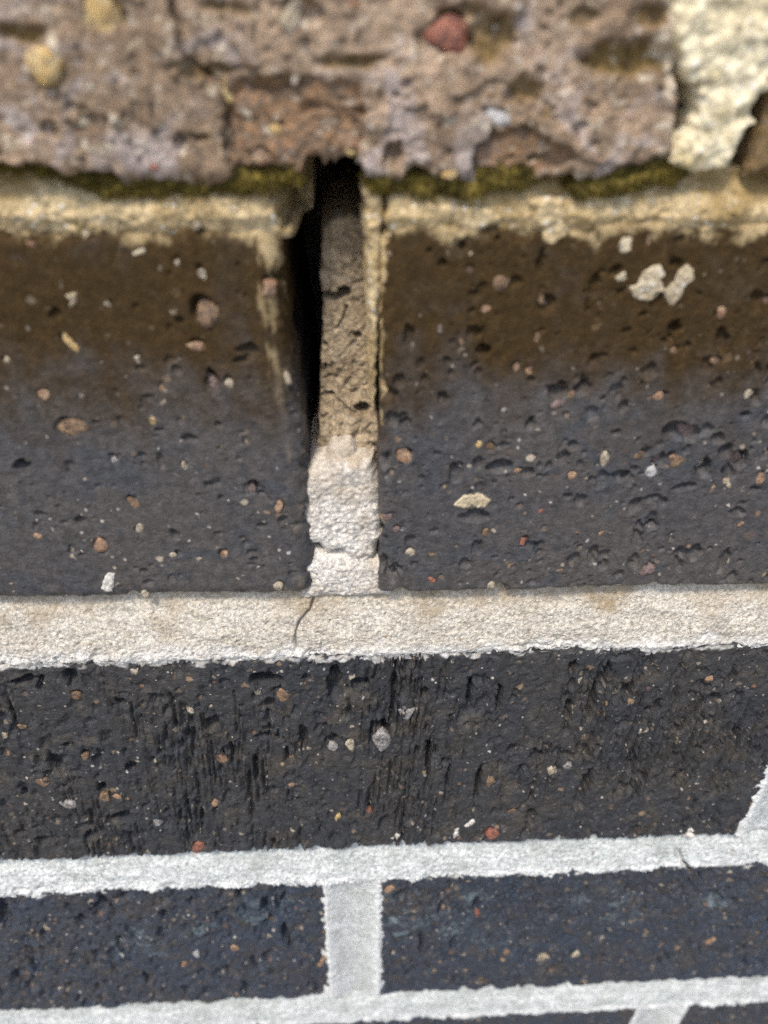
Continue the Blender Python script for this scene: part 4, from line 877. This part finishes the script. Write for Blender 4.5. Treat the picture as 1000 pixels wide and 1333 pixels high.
# mortar left along the right-hand arris of the hole
def y_arris(X, Z):
    return X * 0 + 2.0 + 1.2 * sstep(-48, -60, Z)
patch('mortar_lump', ARRIS, MM['bed_top'], wall, 0.18, y_arris, 1.6, 8.0, 0.9, (0.5, 0.2), 0.6, 40, stain=lambda X, Z, d: 0.6 * sstep(-40, -55, Z))

# ---- splashes of mortar and pebbles on the bricks -------------------------------------
for i, (bk, poly, mt, th) in enumerate(SPLASH):
    B = BRICKS[bk]
    patch('mortar_splash', poly, MM[mt], B.obj, 0.16, (lambda X, Z, B=B: B.surf(X, Z)), th, 0.35, 0.35, (0.12, 0.08), 0.45, 60 + i)

import bmesh
def pebble_mesh(seed, rx, rz, ry, tilt):
    bm = bmesh.new()
    bmesh.ops.create_icosphere(bm, subdivisions=2, radius=1.0)
    rnd = random.Random(seed)
    cuts = [(Vector((rnd.gauss(0, 1), rnd.gauss(0, 0.5), rnd.gauss(0, 1))).normalized(), rnd.uniform(0.4, 0.95)) for _ in range(9)]
    cuts.append((Vector((rnd.gauss(0, 0.25), -1, rnd.gauss(0, 0.25))).normalized(), rnd.uniform(0.3, 0.6)))
    c, s_ = math.cos(tilt), math.sin(tilt)
    for v in bm.verts:
        p = v.co.copy()
        for nrm, dd in cuts:
            e = p.dot(nrm) - dd
            if e > 0:
                p -= nrm * e * 0.9
        p *= 1 + 0.09 * rnd.uniform(-1, 1)
        x, z = p.x * rx * 1.45, p.z * rz * 1.45
        v.co = (0.001 * (x * c - z * s_), 0.001 * p.y * ry, 0.001 * (x * s_ + z * c))
    me = bpy.data.meshes.new('pebble')
    bm.to_mesh(me); bm.free()
    me.polygons.foreach_set('use_smooth', np.ones(len(me.polygons), bool))
    return me

for i, (bk, x, z, rx, rz, kind, tilt) in enumerate(PEBBLES):
    B = BRICKS[bk]
    ry = 0.75 * min(rx, rz)
    me = pebble_mesh(i, rx, rz, ry, tilt)
    me.materials.append(PEB[kind])
    o = bpy.data.objects.new('pebble', me)
    COL.objects.link(o)
    o.parent = B.obj
    ys = B.face_y[i]
    o.location = Vector((x * 0.001, (ys + ry * 0.42) * 0.001, z * 0.001 + CAM_H)) - B.obj.location

# ---- moss in the joint below the top course --------------------------------------------
def moss(name, line, label, seed):
    rnd = np.random.RandomState(seed)
    P = np.array(line)                       # x, z centre, half thickness
    n = 900
    t = np.linspace(P[0, 0], P[-1, 0], int((P[-1, 0] - P[0, 0]) / 0.25))
    zc = np.interp(t, P[:, 0], P[:, 1]); hw = np.interp(t, P[:, 0], P[:, 2])
    a = np.linspace(-0.6, math.pi + 0.6, 22)
    X = np.repeat(t[:, None], 22, 1); A = np.repeat(a[None, :], len(t), 0)
    lump = 1 + 1.0 * fbm(X, A * 2.0, 3.2, 3, seed) + 0.3 * fbm(X, A * 2, 0.9, 2, seed + 1)
    end = np.sqrt(np.clip(np.minimum(t - t[0], t[-1] - t) / 2.0, 0.02, 1))[:, None]
    r = hw[:, None] * lump * end
    Z = zc[:, None] + np.cos(A) * r
    Y = 0.9 - np.sin(A) * r * 0.95
    V = np.stack([X, Y, Z], -1).reshape(-1, 3)
    F = grid_faces(len(t), 22)
    F = np.concatenate([F[:, [0, 1, 2]], F[:, [0, 2, 3]]])
    # leafy shoots: small bent triangles standing off the cushion
    N = int(len(t) * 22)
    i = rnd.randint(0, len(t), N); j = rnd.randint(1, 21, N)
    base = np.stack([X[i, j], Y[i, j], Z[i, j]], -1)
    nrm = np.stack([rnd.normal(0, 0.5, N), -np.sin(A[i, j]) + rnd.normal(0, 0.4, N), np.cos(A[i, j]) + rnd.normal(0, 0.4, N)], -1)
    nrm /= np.linalg.norm(nrm, axis=1)[:, None]
    side = np.cross(nrm, rnd.normal(0, 1, (N, 3))); side /= np.linalg.norm(side, axis=1)[:, None]
    L = rnd.uniform(0.35, 1.25, N)[:, None]; w = rnd.uniform(0.07, 0.17, N)[:, None]
    v0 = base - side * w; v1 = base + side * w; v2 = base + nrm * L + side * w * rnd.uniform(-1, 1, (N, 1))
    LV = np.stack([v0, v1, v2], 1).reshape(-1, 3)
    LF = np.arange(len(LV)).reshape(-1, 3) + len(V)
    V = np.concatenate([V, LV]); F = np.concatenate([F, LF])
    me = mesh_from_arrays(name, to_m(V), F)
    c = P.mean(0)
    o = link(name, me, MOSS, None, (c[0] * 0.001, 0.0015, c[1] * 0.001 + CAM_H))
    o['label'] = label; o['category'] = 'moss'; o['group'] = 'moss growing in the joint under the top bricks'
    return o
for i, (ln, lab) in enumerate(MOSS_LINES):
    moss('moss_clump', ln, lab, 130 + i)

# ---- the rest of the wall around the part in view ---------------------------------------
G = Brick(0, 180, 0, 64, 91, BM['blue'], (0, 0, 0, 0), 2.4, coarse=3.0)
G.base(0.4, 0.25, 0.1)
spots = [(-345, -20.4), (244, -20.4), (-395, -91), (199, -91), (-283, -170.6), (-395, -246.4), (200, -246.4), (-285, -328)]
for k in range(-2, 2):
    spots.append((-188 + 193 * k + 193, -410)); 
    spots.append((-90 + 193 * k, 57)); spots.append((-188 + 193 * k + 193, 135))
spots = [s for s in spots if -300 < s[0] + 90 < 300]
first = None
for (x, z) in spots:
    if first is None:
        first = G.build(); o = first
    else:
        o = first.copy(); COL.objects.link(o)
    o.location = ((x + 90) * 0.001, 0.035, z * 0.001 + CAM_H)
for zU, zL in ((57, 44), (135, 121), (-328, -346)):
    bed(zU, zL, -290, 290, (0, 0), 1.2, MM['bed_low'], 70, grain=0.0)
pj = perp(-201, -188, -92, -24, 1.2, MM['bed_low'], 69, arcs=False)
for x, z in ((192.5, -92), (-194.5, -248), (193.5, -248), (-96.5, -172), (-98.5, -330), (-148, -22)):
    o = pj.copy(); COL.objects.link(o); o.location = (x * 0.001, 0.01, z * 0.001 + CAM_H)
# core of the wall behind the facing bricks
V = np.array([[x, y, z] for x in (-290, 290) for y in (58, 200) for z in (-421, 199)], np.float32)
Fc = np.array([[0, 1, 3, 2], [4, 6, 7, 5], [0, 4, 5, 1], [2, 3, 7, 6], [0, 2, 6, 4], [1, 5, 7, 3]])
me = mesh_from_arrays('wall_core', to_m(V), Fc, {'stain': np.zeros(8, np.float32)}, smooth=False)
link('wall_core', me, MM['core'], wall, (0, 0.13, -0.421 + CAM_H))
